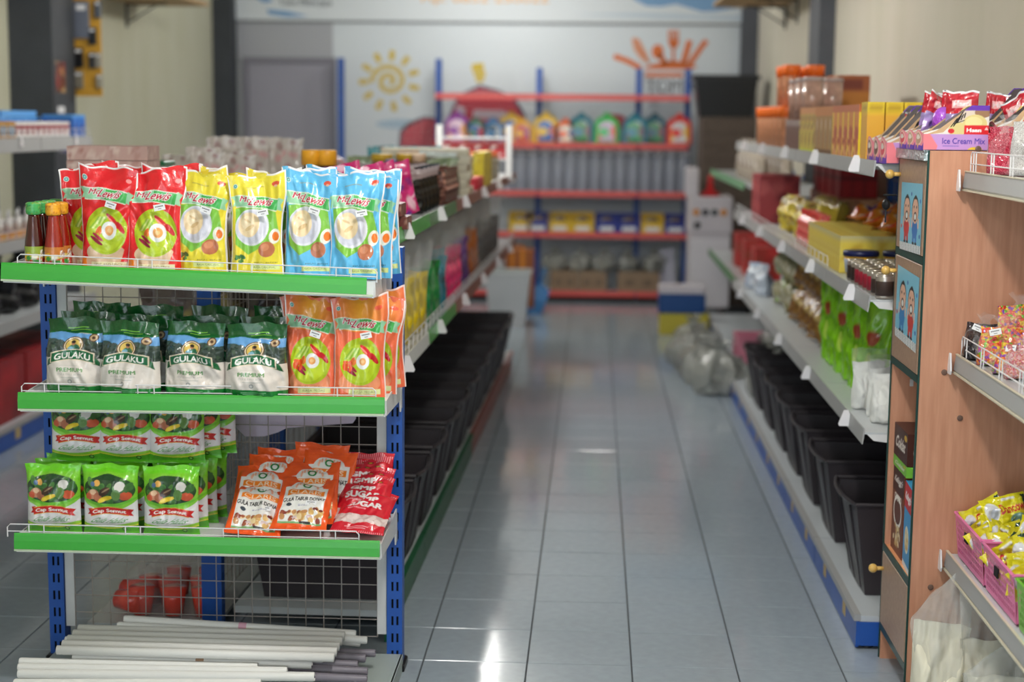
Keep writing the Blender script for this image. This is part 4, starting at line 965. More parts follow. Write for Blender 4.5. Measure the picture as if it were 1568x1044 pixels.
carton('food_box', 'flat green food box lying on the cereal box in the open cubby', .19, .13, .03, {'front': art_bx}, (120, 190, 60), (.935, 4.425, .586), -PI / 2)
carton('food_box', 'dark brown chocolate box lying on top in the open cubby', .19, .13, .09, {'front': art_bx, 'right': art_bx}, (70, 34, 26), (.935, 4.425, .618), -PI / 2)

# ---- near shelf bays
near = thing('display_shelf', 'grey wall shelf in the right foreground with white wire rails, cut by the frame', 'shelf', (0, 0, 0))
for z in (1.43, .955, .428):
    MB().box(.96, XR - .01, 2.6, y0 - .004, z - .014, z - .008).build('shelf_board', mat('board_grey'), near)
    MB().prism([(.952, z), (.957, z), (.957, z - .014), (.954, z - .04), (.95, z - .045), (.947, z - .04)], 'y', 2.6, y0 - .004).build('price_strip', M_GREY, near)
    MB().box(.944, .950, 2.6, y0 - .004, z - .049, z - .045).box(.950, .957, 2.6, y0 - .004, z - .001, z + .002).build('strip_rim', mat('strip_cream', (214, 206, 184), rough=.4), near)
    MB().prism([(y0 - .03, z - .05), (y0 + .0, z - .05), (y0 + .002, z - .04), (y0 - .01, z + .005), (y0 - .022, z + .005), (y0 - .034, z - .04)], 'x', .932, .936).build('tag_holder', M_TAG, near)
    if z > .5:
        b = MB(); n = 8; c0, c1 = 3.0, y0 - .02
        c = .01; b.tube([(.962, c0, z), (.962, c0, z + .05), (.962, c1 - c, z + .05), (.962, c1, z + .05 - c), (.962, c1, z)], .0019, 6); b.tube([(.962, c0, z + .02), (.962, c1, z + .02)], .0017, 6)
        yy = c1
        for k in range(6): b.tube([(.962, yy - .03 - .18 * k, z), (.962, yy - .03 - .18 * k, z + .05)], .0018, 6); b.tube([(.962, yy - .055 - .18 * k, z), (.962, yy - .055 - .18 * k, z + .05)], .0018, 6)
        b.build('wire_rail', M_WIRE, near)
MB().box(XR - .03, XR - .01, 2.6, 2.65, 0, 1.44).build('post', M_BLUE, near)

# sprinkles bags
mclear = M_FILM
def grain_bag(name, label, w, h, d, cm, loc, rz, seed, kind='knot', cat='bag', group=None, rx=0):
    t = thing(name, label, cat, loc, (rx, 0, rz), group)
    link('contents', bag_mesh(name + '_fill', w * .96, h * .80, d * .94, 'sugar', lambda a: None, (200, 200, 200), nu=22, nv=22, seed=seed, wr=.004, mats=cm), t)
    link('clear_film', bag_mesh(name + '_film', w, h, d, kind, lambda a: None, (230, 230, 230), nu=26, nv=32, seed=seed + 1, wr=.006, mats=mclear), t)
    return t
m_pink = candy_mat('pink_sprinkles', [(226, 60, 90), (240, 110, 130), (206, 40, 74)], 420, bump=.8); m_wht = candy_mat('white_sprinkles', [(236, 232, 230), (214, 208, 206), (244, 242, 240)], 420, bump=.8); m_yel = candy_mat('yellow_sprinkles', [(244, 196, 40), (236, 176, 30), (250, 214, 70)], 420, bump=.8)
grain_bag('sprinkles_bag', 'clear bag of pink sprinkles on the near upper shelf beside the rail end', .09, .13, .04, m_pink, (1.03, 4.10, 1.425), -.6, 3)
grain_bag('sprinkles_bag', 'clear bag of white sprinkles on the near upper shelf', .115, .165, .06, m_wht, (1.085, 4.03, 1.425), -.2, 5)
grain_bag('sprinkles_bag', 'clear bag of yellow sprinkles in front of the white ones', .11, .145, .055, m_yel, (1.10, 3.92, 1.425), 0, 7)
grain_bag('sprinkles_bag', 'clear bag of pink sprinkles behind the foremost pink one', .10, .15, .04, m_pink, (1.05, 4.145, 1.425), -.3, 9)
m_mix = candy_mat('candy_mix', [(226, 80, 40), (240, 150, 50), (236, 196, 60), (130, 190, 50), (150, 80, 170), (230, 70, 80), (240, 120, 60)], 130, bump=.9); m_rose = candy_mat('pink_candy', [(232, 150, 160), (222, 110, 120), (240, 200, 200), (236, 170, 140)], 260, bump=.9); m_gr = candy_mat('green_white_candy', [(214, 214, 180), (226, 170, 160), (150, 190, 120), (240, 230, 220)], 160, bump=.9); m_blk = candy_mat('black_candy', [(40, 30, 36), (60, 48, 54), (30, 24, 28)], 150, bump=.9)
for i, (lb, m, x, y, w, h, rz, dz) in enumerate([('clear bag of dark candy at the far end of the near middle shelf', m_blk, 1.0, 4.12, .10, .125, -.5, 0), ('clear bag of mixed round sweets next to the dark candy bag', m_mix, 1.03, 4.02, .13, .13, -.4, 0), ('clear bag of mixed round sweets lying above the front ones', m_mix, 1.10, 4.06, .14, .15, .1, .035),
        ('clear bag of mixed sweets foremost behind the rail', m_mix, 1.02, 3.86, .13, .10, -.9, 0), ('clear bag of mixed sweets leaning high against the wall side', m_mix, 1.17, 4.05, .14, .19, .2, .04), ('clear bag of small pink sweets', m_rose, 1.06, 3.80, .16, .11, -.3, .0), ('clear bag of small pink sweets behind and above the other', m_rose, 1.13, 3.92, .15, .13, .2, .02), ('clear bag of green and white sweets at the right edge', m_gr, 1.06, 3.62, .16, .10, -.2, 0), ('clear bag of mixed sweets at the right edge higher up', m_mix, 1.22, 3.9, .15, .18, 0, .05)]):
    t = grain_bag('sweets_bag', lb, w, h, .07, m, (x, y, .945 + dz), rz, 20 + i, rx=-.35)
    link('price_sticker', STK, t, (random.uniform(-.02, .02), -.042, h * .62), (0, random.uniform(-.5, .5), 0))

# baskets with milk sachets
def basket(name, label, m, loc, L_=.30, D=.22, H=.115):
    t = thing(name, label, 'basket', loc)
    def wall(P, w):
        b = MB(); n = int(w / .016); us = [0]; 
        for k in range(n): us += [.012 + k * (w - .02) / n + .004, .012 + k * (w - .02) / n + .010]
        us.append(w); vs = [0]
        for k in range(5): vs += [.014 + k * .018, .014 + k * .018 + .012]
        vs.append(H)
        hole_sheet(b, P, us, vs, lambda i, j: i % 2 == 1 and j % 2 == 1); return b
    b = wall(lambda u, v: (-(v / H) * .012, L_ / 2 - u, v), L_); b.build('front_wall', m, t)
    b = wall(lambda u, v: (u, -L_ / 2 - (v / H) * .0, v), D); b.build('end_wall', m, t)
    b = wall(lambda u, v: (u, L_ / 2, v), D); b.build('end_wall', m, t)
    b = wall(lambda u, v: (D + (v / H) * .012, L_ / 2 - u, v), L_); b.build('back_wall', m, t)
    b = MB(); b.box(0, D, -L_ / 2, L_ / 2, 0, .003); b.build('bottom', m, t)
    b = MB(); b.tube([(-.012, -L_ / 2, H), (-.012, L_ / 2, H), (D + .012, L_ / 2, H), (D + .012, -L_ / 2, H), (-.012, -L_ / 2, H)], .004, 6); b.build('rim', m, t)
    MB().box(-.016, -.0125, -.018, .018, H * .62, H * .82).build('handle_slot', M_DARK, t); return t
mpkb = mat('pink_plastic', (240, 128, 182), rough=.35); mgb = mat('green_plastic', (124, 196, 66), rough=.35)
basket('plastic_basket', 'pink plastic basket farther from the camera on the low near shelf', mpkb, (.975, 3.995, .425), .285)
basket('plastic_basket', 'pink plastic basket nearer the camera beside the green one', mpkb, (.975, 3.69, .425), .285)
basket('plastic_basket', 'green plastic basket with red packets on the low near shelf', mgb, (.975, 3.38, .425), .285)
def art_milk(a):
    a.text('Dancow', .62, .55, .55, .34, (196, 36, 40), out=(240, 226, 80), on=3, bold=3, slant=.5); a.ell(.17, .55, .15, .3, (226, 226, 232)); a.ell(.2, .45, .08, .15, (180, 184, 196)); a.ell(.66, .2, .16, .12, (120, 160, 150)); a.rect(.9, 1, 0, 1, (24, 62, 40)); a.rect(.45, .75, .82, .9, (240, 240, 240))
    a.put((a.V > .96) | (a.V < .04), (222, 210, 30))
ms = bag_mesh('milk_sachet', .124, .084, .014, 'pillow', art_milk, (228, 216, 36), nu=60, nv=40, seed=5, wr=.004)
MS = make_bag('milk_sachet', 'packet', 'sachet_body', ms)
rm = random.Random(12); q = 0
for i in range(46):
    k = i % 23; yy = 4.10 - .026 * k - (.01 if i > 22 else 0); x = .985 + (.0 if i < 23 else .11) + rm.uniform(-.01, .02); z = .474 + rm.uniform(0, .03) + (.02 if i > 22 else 0)
    if 3.83 < yy < 3.855: yy += .03
    MS.place((x + .05, yy, z), (rm.uniform(-.5, .1), rm.uniform(-.5, .3) - .3, rm.uniform(-1.0, -.1) if i % 3 else rm.uniform(-1.6, -1.2)), 'yellow milk powder sachet packed in the %s row inside the pink baskets' % ('front', 'back')[i > 22], 'milk powder sachets')
for i, (x, y, z, rx, ry, rz) in enumerate([(1.07, 3.74, .55, -.9, .25, -.35), (1.14, 3.86, .58, -.8, .35, -.1), (1.06, 3.93, .56, -.7, -.2, .2), (1.20, 3.72, .57, -1.0, .1, .1), (1.04, 4.04, .515, -.3, -.7, -.5)]):
    MS.place((x, y, z), (rx, ry, rz), 'yellow milk powder sachet lying on top of the heap, %s of five' % ORD[i], 'milk powder sachets')
def art_redp(a): a.ell(.5, .5, .3, .35, (236, 200, 60)); a.ell(.5, .5, .2, .25, (200, 30, 40)); a.put(a.V > .93, (240, 220, 220))
rpk = make_bag('candy_packet', 'packet', 'packet_body', bag_mesh('candy_packet', .12, .11, .03, 'pillow', art_redp, (206, 40, 50), nu=30, nv=30, seed=8, wr=.005))
for i, (x, y, z, rx, rz) in enumerate([(1.06, 3.46, .47, -.9, -.4), (1.13, 3.42, .49, -.8, .2), (1.06, 3.35, .47, -.9, -.2), (1.14, 3.32, .48, -.7, .3), (1.10, 3.40, .52, -1.0, .0), (1.07, 3.28, .49, -1.0, .1)]):
    rpk.place((x, y, z), (rx, 0, rz), 'shiny red candy packet in the green basket, %s from the cabinet side' % ORD[i], 'red candy packets')

# clear bags of white powder on the floor
mpow = mat('white_powder', (232, 226, 206), rough=.9, var=.04, vscale=14)
for i, (x, y, w, h, lb) in enumerate([(.925, 4.06, .16, .33, 'tall clear bag of white powder nearest the cabinet door side'), (1.04, 4.0, .17, .30, 'clear bag of white powder with two pointed film ears'), (1.02, 3.82, .19, .26, 'clear bag of white powder with a price sticker in front'), (1.15, 3.88, .18, .27, 'clear bag of white powder at the right edge under the shelf')]):
    t = thing('powder_bag', lb, 'bag', (x, y, .0), (0, 0, -.25 + .1 * i))
    link('powder', bag_mesh('powder', w * .95, h * .80, .15, 'sugar', lambda a: None, (230, 230, 220), nu=30, nv=36, seed=60 + i, wr=.016, mats=mpow), t)
    link('clear_film', bag_mesh('powder_film', w, h * 1.12, .16, 'doy', lambda a: None, (230, 230, 220), nu=30, nv=40, seed=66 + i, wr=.014, mats=film_mat('ear_film', (235, 235, 230), .3, .1), tilt_top=.25 * (-1) ** i), t)
    if i == 2: link('price_sticker', STK, t, (.02, -.076, h * .6), (0, .3, 0))

# ---- ice cream mix cartons and sachets
def ice_box(tag_w):
    w, d, h0, h1 = .165, .105, .040, .115
    t = thing('ice_cream_mix_carton', 'x', 'box')
    # slanted side walls (facing -y and +y) with print, local +x = away from the aisle
    n1, n2 = 110, 72
    for s, nm in ((-1, 'side_wall'), (1, 'side_wall')):
        U, V = np.meshgrid(np.linspace(0, 1, n1), np.linspace(0, 1, n2)); U = U.ravel(); V = V.ravel()
        hh = np.interp(U, [0, .25, .72, 1], [h0 + .004, h0 + .016, h1, h1]); Z = V * hh
        def fn(a):
            z = a.V * np.interp(a.U, [0, .25, .72, 1], [h0 + .004, h0 + .016, h1, h1]) / h1; B = Art(a.U, z, (232, 226, 220), w / h1)
            B.ell(.5, .75, .3, .3, (224, 206, 190)); B.ell(.90, .85, .13, .12, (160, 120, 90)); B.ell(.78, .58, .19, .22, (226, 208, 140)); B.ell(.76, .62, .13, .13, (236, 222, 160)); B.ell(.52, .46, .14, .17, (224, 206, 140)); B.ell(.42, .43, .05, .055, (214, 40, 48))
            B.poly([(.0, .33), (.30, .40), (.62, .88), (.58, .9), (.2, .44)], (206, 170, 130)); B.put((z > .885), (104, 54, 176))
            for k in range(5): B.poly([(.40 + .05 * k, .52 + .05 * k), (.42 + .05 * k, .52 + .05 * k), (.52 + .03 * k, .72 + .03 * k), (.50 + .03 * k, .72 + .03 * k)], (24, 20, 24))
            B.poly([(.46, .58), (.62, .66), (.62, .68), (.46, .60)], (24, 20, 24)); B.poly([(.44, .53), (.60, .90), (.62, .90), (.46, .53)], (24, 20, 24))
            B.rect(.62, 1, .36, .56, (222, 34, 44)); B.text('Haan', .77, .455, .22, .08, (246, 240, 240), bold=4); B.poly([(.93, .46), (.96, .53), (.99, .46)], (246, 200, 200))
            B.rect(0, 1, 0, .36, (196, 150, 214)); B.poly([(0, 0), (.2, 0), (.22, .1), (.1, .36), (0, .36)], (240, 130, 140)); B.text('Ice Cream Mix', .62, .21, .66, .13, (84, 60, 170), bold=2); B.rect(.3, .55, .085, .11, (150, 120, 200)); B.ell(.8, .0, .12, .08, (236, 200, 60)); B.rect(0, 1, 0, .012, (80, 60, 150))
            a.C = B.C
        C = sample(fn, U, V, 1 / n1, 1 / n2, (200, 150, 214), w / h1)
        P = np.stack([-w / 2 + U * w, np.full_like(U, s * d / 2), Z], 1)
        link(nm, color_mesh(nm, P, gridf(n1, n2, 0, s > 0), C, M_CARD, smooth=False), t)
    n1, n2 = 46, 40; U, V = np.meshgrid(np.linspace(0, 1, n1), np.linspace(0, 1, n2)); U = U.ravel(); V = V.ravel()
    def ff(a): a.rect(0, 1, 0, .25, (110, 60, 180)); a.poly([(0, .5), (.2, 0), (0, 0)], (90, 50, 170)); a.poly([(1, .5), (.8, 0), (1, 0)], (90, 50, 170)); a.ell(.5, .58, .36, .36, (246, 200, 180)); a.ell(.5, .58, .29, .28, tag_w); a.ell(.5, .65, .2, .12, (240, 226, 214)); a.poly([(.38, .3), (.62, .3), (.5, .02)], (222, 160, 110))
    C = sample(ff, U, V, 1 / n1, 1 / n2, (244, 140, 156), 1.3)
    link('front_wall', color_mesh('front_wall', np.stack([np.full_like(U, -w / 2) - .004 * np.sin(U * PI), d / 2 - U * d, V * (h0 + .012 * np.sin(U * PI))], 1), gridf(n1, n2), C, M_CARD, smooth=False), t)
    b = MB(); b.box(-w / 2, w / 2, -d / 2, d / 2, 0, .002).box(w / 2 - .001, w / 2, -d / 2, d / 2, 0, h1); b.build('carton_back', mat('grey_card', (160, 150, 150), rough=.7), t)
    b = MB(); b.add([(-w * .25, -d / 2 + .002, h0 + .012), (w * .22, -d / 2 + .002, h1 - .002), (w * .22, d / 2 - .002, h1 - .002), (-w * .25, d / 2 - .002, h0 + .012)], [(0, 1, 2, 3), (3, 2, 1, 0)]); b.build('inner_flap', mat('grey_card'), t)
    return Proto(t)
IB = [ice_box(c) for c in ((120, 70, 60), (226, 70, 90), (196, 150, 120))]
def art_sach(a): a.rect(0, 1, .55, 1, (186, 34, 50)); a.rect(.2, .8, .66, .82, (236, 170, 170)); a.text('Haan', .5, .74, .5, .1, (240, 220, 220), bold=3); a.ell(.75, .5, .3, .2, (226, 190, 110)); a.rect(0, 1, 0, .4, (160, 130, 190)); a.ell(.5, .3, .3, .12, (120, 80, 170)); a.put(a.V > .96, (220, 220, 224))
SA = [make_bag('ice_cream_mix_sachet', 'packet', 'sachet_body', bag_mesh('ice_cream_mix_sachet', .085, .13, .02, 'pillow', art_sach, (150, 130, 180), (40, 40, 44), nu=44, nv=64, seed=14 + v, wr=.003)) for v in range(2)]
for i in range(6):
    on_cab = i < 3
    y = (4.235, 4.345, 4.455, 4.62, 4.73, 4.84)[i]; z = 1.482 if on_cab else 1.436
    IB[(2, 2, 1, 1, 0, 0)[i]].place((.928 if on_cab else .905, y, z + .001), (0, 0, 0), 'purple and pink ice cream mix carton on the aisle side, %s from the near end' % ORD[i], 'ice cream mix cartons', (1, 1, 1 if on_cab else 1.45))
for i in range(3):
    IB[0].place((1.115, (4.235, 4.345, 4.455)[i], 1.483), (0, 0, 0), 'ice cream mix carton on the cabinet top, wall side, %s from the near end' % ORD[i], 'ice cream mix cartons')
sp = [(.95, 4.235, -.35, .0), (.955, 4.36, -.3, .1), (.90, 4.36, .5, .35), (.97, 4.44, -.25, -.1), (.93, 4.50, -.2, .15), (.99, 4.52, .2, -.05), (1.12, 4.225, -.9, -.5), (1.16, 4.33, -.15, .05), (1.20, 4.25, -.8, -.3), (1.10, 4.47, -.1, .1), (.93, 4.70, -.1, .3), (.92, 4.80, .2, .3)]
for i, (x, y, rz, ry) in enumerate(sp):
    z = 1.484 + .022 if y < 4.6 else 1.437 + .01
    SA[i % 2].place((x, y, z), (-.1, ry, rz), 'red-topped ice cream mix sachet standing in the cartons, %s counted from the aisle' % ORD[i], 'ice cream mix sachets')
t = thing('purple_balloon', 'shiny purple round pack among the ice cream mix cartons', 'packet', (.925, 4.33, 1.52)); b = MB(); b.ball((0, 0, .04), .03, 16, 12, sz=1.2); b.tube([(0, 0, .0), (0, 0, .01)], .008); b.build('pack_body', mat('purple_foil', (170, 80, 206), rough=.25, coat=.6, bump=.5, bscale=80), t, True)
# ================================================================== GOODS ALONG THE AISLES
rk = random.Random(21)
def flatart(cols, seed=0, n=26, r=.12, text=None, tc=(240, 240, 240)):
    def f(a):
        a.blobs(0, 1, 0, 1, cols, n, r, seed)
        if text: a.text(text, .5, .6, .8, .14, tc, bold=3)
    return f
def simple_box(name, cat, w, d, h, base, fn=None, res=110, faces=('front', 'left', 'right', 'top'), tape=True, proto=True):
    t = thing(name, 'x', cat)
    link('carton_body', box_mesh(name, w, d, h, {k: fn for k in faces} if fn else {}, base, res), t)
    if tape: MB().box(-w * .5, w * .5, -d * .12, d * .12, h, h + .0008).build('carton_flap', mat('flap_%02x%02x%02x' % base, tuple(int(c * .9) for c in base), rough=.5), t)
    return Proto(t)
def soft_bag(name, cat, w, h, d, base, fn, film=0, seed=1, kind='sugar', fill=None, nu=22, nv=28, wr=.006):
    """bag with its filling and, where film>0, a clear upper part"""
    t = thing(name, 'x', cat)
    link('contents' if film else 'bag_body', bag_mesh(name, w * (.95 if film else 1), h * (1 - film), d, kind, fn or (lambda a: None), base, nu=nu, nv=nv, seed=seed, wr=wr, mats=fill), t)
    if film: link('clear_film', bag_mesh(name + '_film', w, h, d * 1.08, 'doy', lambda a: None, (230, 230, 230), nu=18, nv=24, seed=seed + 3, wr=.010, mats=M_FILM), t)
    return Proto(t)
def cyl_thing(name, cat, parts, proto=True):
    """parts: (part name, profile, material)"""
    t = thing(name, 'x', cat)
    for pn, prof, m in parts: MB().lathe(prof, 16).build(pn, m, t, True)
    return Proto(t)

# ---- black waste bins standing on both base decks
def bin_proto(w, L_, h):
    """w across the shelf (x), L_ along the aisle (y); bowed rim towards the aisle at -x"""
    t = thing('black_bin', 'x', 'bin')
    def ring(s, z, bow):
        pts = []; hw, hl = w / 2 * s, L_ / 2 * s
        for k in range(7): q = k / 6; pts.append((-hw - bow * math.sin(PI * q), hl - 2 * hl * q, z))
        pts += [(hw, -hl, z), (hw, hl, z)]
        return pts
    R0, R1, R2, R3 = ring(.80, 0, .004), ring(.985, h - .012, .02), ring(.955, h - .012, .018), ring(.78, .004, .003)
    n = len(R0); b = MB(); vs = R0 + R1 + R2 + R3
    fs = [(i, (i + 1) % n, (i + 1) % n + n, i + n)[::-1] for i in range(n)] + [(i + n, (i + 1) % n + n, (i + 1) % n + 2 * n, i + 2 * n)[::-1] for i in range(n)] + [(i + 2 * n, (i + 1) % n + 2 * n, (i + 1) % n + 3 * n, i + 3 * n)[::-1] for i in range(n)]
    fs += [tuple(range(n)), tuple(reversed(range(3 * n, 4 * n)))]; b.add(vs, fs); b.build('bin_body', M_BIN, t)
    rim = MB(); Rr = ring(1.0, h - .006, .024); rim.tube(Rr + [Rr[0]], .0065, 6, cap=False); rim.build('rim', M_BIN, t)
    rb = MB()
    for k in (1, 3, 5):
        p0, p1 = Vector(R0[k]), Vector(R1[k]); rb.tube([p0 + Vector((-.001, 0, .01)), p1 + Vector((-.001, 0, -.01))], .003, 4)
    rb.build('rib', M_BIN, t); return Proto(t)
BL = bin_proto(.46, .37, .30)
for i, y in enumerate([4.62, 5.06, 5.52, 5.98, 6.42, 6.88, 7.36, 7.80, 8.26, 8.72, 9.18]):
    x, yy, z = CW(.285, y + .19 - CY, .102)
    BL.place((x, yy, z), (0, 0, PI + CR_), 'open black plastic bin under the centre row, %s from the end unit' % ORD[i], 'black bins under the centre row')
BR_ = bin_proto(.46, .39, .30)
for i, y in enumerate([4.79, 5.41, 5.96, 6.47, 6.95, 7.45, 7.98]):
    BR_.place((1.045, y + .20, .102), (0, 0, .0), 'open black plastic bin under the right row, %s from the wood cabinet' % ORD[i], 'black bins under the right row')

# ---- centre row, upper shelf
ZT = 1.219
def onC(pr, x, y, z, label, group=None, rz=0, rx=0, ry=0, scale=None):
    wx, wy, wz = CW(x, y, z); return pr.place((wx, wy, wz), (rx, ry, CR_ + rz), label, group, scale)
pb = simple_box('small_brown_box', 'box', .075, .11, .038, (120, 66, 58), flatart([(190, 150, 130), (90, 40, 40)], 3, 12, .1))
for i, (x, y, z) in enumerate([(.465, .12, ZT), (.485, .27, ZT), (.47, .25, ZT + .040)]): onC(pb, x, y, z, 'small brown box by the post on the centre row top, %s' % ('nearest', 'farther, lower', 'resting on the farther one')[i], 'small brown boxes')
mg_ = soft_bag('magenta_packet', 'packet', .13, .175, .045, (200, 30, 110), flatart([(236, 60, 140), (150, 40, 120), (240, 190, 210), (120, 60, 150)], 4, 14, .12), seed=3, kind='doy')
for i, (x, y, rz, ry) in enumerate([(.40, .42, .3, -.25), (.42, .58, .4, -.3), (.30, .52, .1, -.2), (.44, .74, .5, -.25)]): onC(mg_, x, y, ZT + .012, 'magenta pointed packet leaning on the centre row top, %s from the end unit' % ORD[i], 'magenta packets', rz=rz, ry=ry)
def art_blk(a): a.rect(0, 1, .74, 1, (150, 130, 130)); a.ell(.4, .86, .3, .05, (240, 240, 240)); a.rect(.15, .6, .6, .7, (60, 50, 54)); a.rect(.6, .9, .3, .34, (90, 70, 70))
bk = soft_bag('black_foil_pack', 'packet', .235, .165, .085, (16, 14, 16), art_blk, seed=5, kind='sugar', nu=40, nv=30)
for i in range(5): onC(bk, .36, 1.02 + .115 * i, ZT, 'glossy black pack with shiny crimped top, %s in its row from the end unit' % ORD[i], 'black foil packs')
for i in range(3): onC(bk, .15, 1.06 + .16 * i, ZT, 'glossy black pack on the inner side of the centre row, %s from the end unit' % ORD[i], 'black foil packs')
def art_brn(a): a.blobs(0, 1, 0, 1, [(150, 96, 80), (60, 34, 30), (196, 140, 120), (30, 20, 22)], 40, .07, 9)
bb = soft_bag('crinkled_brown_pack', 'packet', .11, .14, .05, (110, 66, 56), art_brn, seed=6, kind='pillow', wr=.01)
for i in range(6): onC(bb, .45, 1.60 + .075 * i, ZT, 'crinkled brown pack at the shelf edge, %s behind the black packs' % ORD[i], 'brown packs', rz=.7)
def art_gn(a): a.rect(0, 1, .55, 1, (140, 156, 120)); a.rect(.1, .9, .7, .8, (190, 120, 110)); a.blobs(0, 1, .5, 1, [(200, 204, 196), (110, 130, 100)], 20, .06, 2)
gn = soft_bag('green_grey_pack', 'packet', .23, .17, .09, (120, 112, 100), art_gn, seed=7, nu=30, nv=24)
for i in range(4): onC(gn, .36 - .24 * (i % 2), 2.12 + .13 * (i // 2), ZT, 'green and grey clear-topped pack, %s row, %s side' % (('nearer', 'farther')[i // 2], ('aisle', 'inner')[i % 2]), 'green grey packs')
def art_cr(a):
    for k in range(7): a.rect(0, 1, k / 7, k / 7 + .03, (176, 168, 140))
    a.rect(.2, .45, .3, .8, (226, 190, 160))
cr = simple_box('cream_pack', 'packet', .38, .20, .032, (232, 224, 204), art_cr, tape=True)
for i in range(6): onC(cr, .30 + .006 * (-1) ** i, 2.55, ZT + .034 * i, 'flat cream pack in the stack on the centre row, %s from the bottom' % ORD[i], 'cream packs', rz=.02 * (i % 3))
fp = thing('dark_foil_pouch', 'dark pouch with a bright foil edge leaning on the cream packs', 'packet', CW(.36, 2.40, ZT + .13), (0, .06, CR_)); link('pouch_body', bag_mesh('dark_foil', .17, .06, .03, 'pillow', lambda a: a.put(a.V > .55, (220, 230, 228)), (20, 40, 38), nu=20, nv=14, seed=9, wr=.003), fp); MB().box(-.085, .085, -.002, .0, .055, .062).build('seal', M_WHITE, fp)
tubs = cyl_thing('white_tub', 'tub', [('tub_body', [(.050, 0), (.056, .12), (.0565, .122)], mat('tub_white', (222, 222, 226), rough=.4)), ('lid', [(.060, .118), (.060, .135), (.054, .138)], mat('lid_blue', (90, 150, 196), rough=.4))])
for i, (x, y) in enumerate([(.12, 1.55), (.23, 1.66), (.13, 1.75)]): onC(tubs, x, y, ZT, 'white tub with a blue lid on the centre row, %s' % ('leftmost', 'rightmost', 'rear one')[i], 'white tubs')
ytub = cyl_thing('yellow_lid_jar', 'jar', [('jar_body', [(.042, 0), (.045, .10), (.04, .13)], mat('jar_amber', (150, 110, 70), rough=.3)), ('lid', [(.044, .13), (.044, .155), (.04, .158)], mat('lid_yellow', (206, 164, 40), rough=.4))])
for i, (x, y) in enumerate([(.19, 1.92), (.28, 2.0)]): onC(ytub, x, y, ZT + .03, 'jar with a yellow lid behind the white tubs, %s' % ('left', 'right')[i], 'yellow lidded jars')
pbt = cyl_thing('purple_bottle', 'bottle', [('bottle_body', [(.026, 0), (.027, .11), (.026, .13)], mat('lilac_body', (170, 160, 200), rough=.4)), ('cap', [(.026, .13), (.026, .165), (.02, .17)], mat('lid_purple', (96, 80, 150), rough=.4))])
onC(pbt, .245, 1.80, ZT, 'lilac bottle with a purple cap standing between tubs and dark jar')
dj = cyl_thing('dark_red_jar', 'jar', [('jar_body', [(.030, 0), (.033, .02), (.033, .14), (.026, .155)], mat('jar_maroon', (84, 30, 26), rough=.2, coat=.5)), ('lid', [(.026, .155), (.026, .185), (.024, .187)], mat('lid_cream', (224, 190, 160), rough=.4))])
for i, (x, y) in enumerate([(.335, 1.95), (.32, 2.12)]): onC(dj, x, y, ZT, 'dark red jar with a cream lid on the centre row, %s one' % ('nearer', 'farther')[i], 'dark red jars')
tl = soft_bag('teal_pouch', 'pouch', .105, .20, .045, (80, 150, 160), flatart([(60, 120, 150), (140, 190, 190), (40, 70, 100), (190, 140, 110)], 6, 18, .1), seed=8, kind='doy')
for i in range(6): onC(tl, .02 + .112 * (i % 3), 2.95 + .12 * (i // 3) + .02 * i, ZT, 'teal patterned pouch on the centre row, %s from the left' % ORD[i], 'teal pouches')
bb2 = cyl_thing('blue_bottle', 'bottle', [('bottle_body', [(.027, 0), (.029, .02), (.029, .10), (.014, .13)], mat('bottle_blue', (36, 96, 150), rough=.25)), ('cap', [(.014, .13), (.014, .155), (.012, .157)], mat('bottle_blue_cap', (50, 120, 170), rough=.4))]); onC(bb2, .13, 2.76, ZT + .02, 'blue bottle standing before the teal pouches')
pk_ = thing('pink_ball_pack', 'round bright pink pack on the centre row', 'packet', CW(.22, 3.35, ZT + .10)); b = MB(); b.ball((0, 0, .045), .045, 16, 10); b.build('ball', mat('hot_pink', (236, 80, 160), rough=.4), pk_, True); MB().lathe([(.02, -.10), (.02, .002)], 10).build('stick', M_WHITE, pk_)
# small white display rack further along
rk_ = thing('display_rack', 'small white display rack with red boxes on the centre row', 'rack', CW(.0, 4.6, ZT), (0, 0, CR_))
for x in (.10, .50): MB().box(x, x + .035, 0, .02, 0, .30).build('upright', M_WHITE, rk_)
for z in (.10, .22): MB().box(.135, .50, 0, .16, z, z + .01).build('rack_shelf', M_WHITE, rk_)
rb = simple_box('red_white_box', 'box', .085, .06, .075, (170, 50, 56), flatart([(236, 232, 230), (200, 40, 50)], 5, 8, .14), tape=False)
for i in range(4): onC(rb, .185 + .09 * i, 4.66, ZT + .112, 'red and white box on the display rack, %s from the left' % ORD[i], 'red white boxes')
yl = simple_box('yellow_packet', 'packet', .055, .10, .17, (224, 200, 40), flatart([(236, 220, 90), (190, 150, 40)], 5, 10, .1), tape=False)
for i in range(4): onC(yl, .46, 3.35 + .12 * i, ZT, 'tall yellow packet at the aisle edge of the centre row, %s from the near end' % ORD[i], 'yellow packets')
rd = cyl_thing('red_round_tin', 'tin', [('tin_body', [(.035, 0), (.035, .05)], mat('tin_red', (196, 50, 66), rough=.35)), ('lid', [(.036, .05), (.036, .06), (.033, .062)], mat('tin_red_lid', (216, 80, 90), rough=.35))])
for i in range(3): onC(rd, .47, 2.90 + .09 * i, ZT, 'round red tin by the cream packs, %s from the near end' % ORD[i], 'red tins')
jr = cyl_thing('glass_jar', 'jar', [('jar_body', [(.040, 0), (.042, .01), (.042, .11), (.036, .125)], mat('jar_glass', (150, 140, 120), rough=.1, coat=.5)), ('lid', [(.038, .125), (.038, .145), (.035, .147)], mat('lid_orange', (220, 120, 60), rough=.4))])
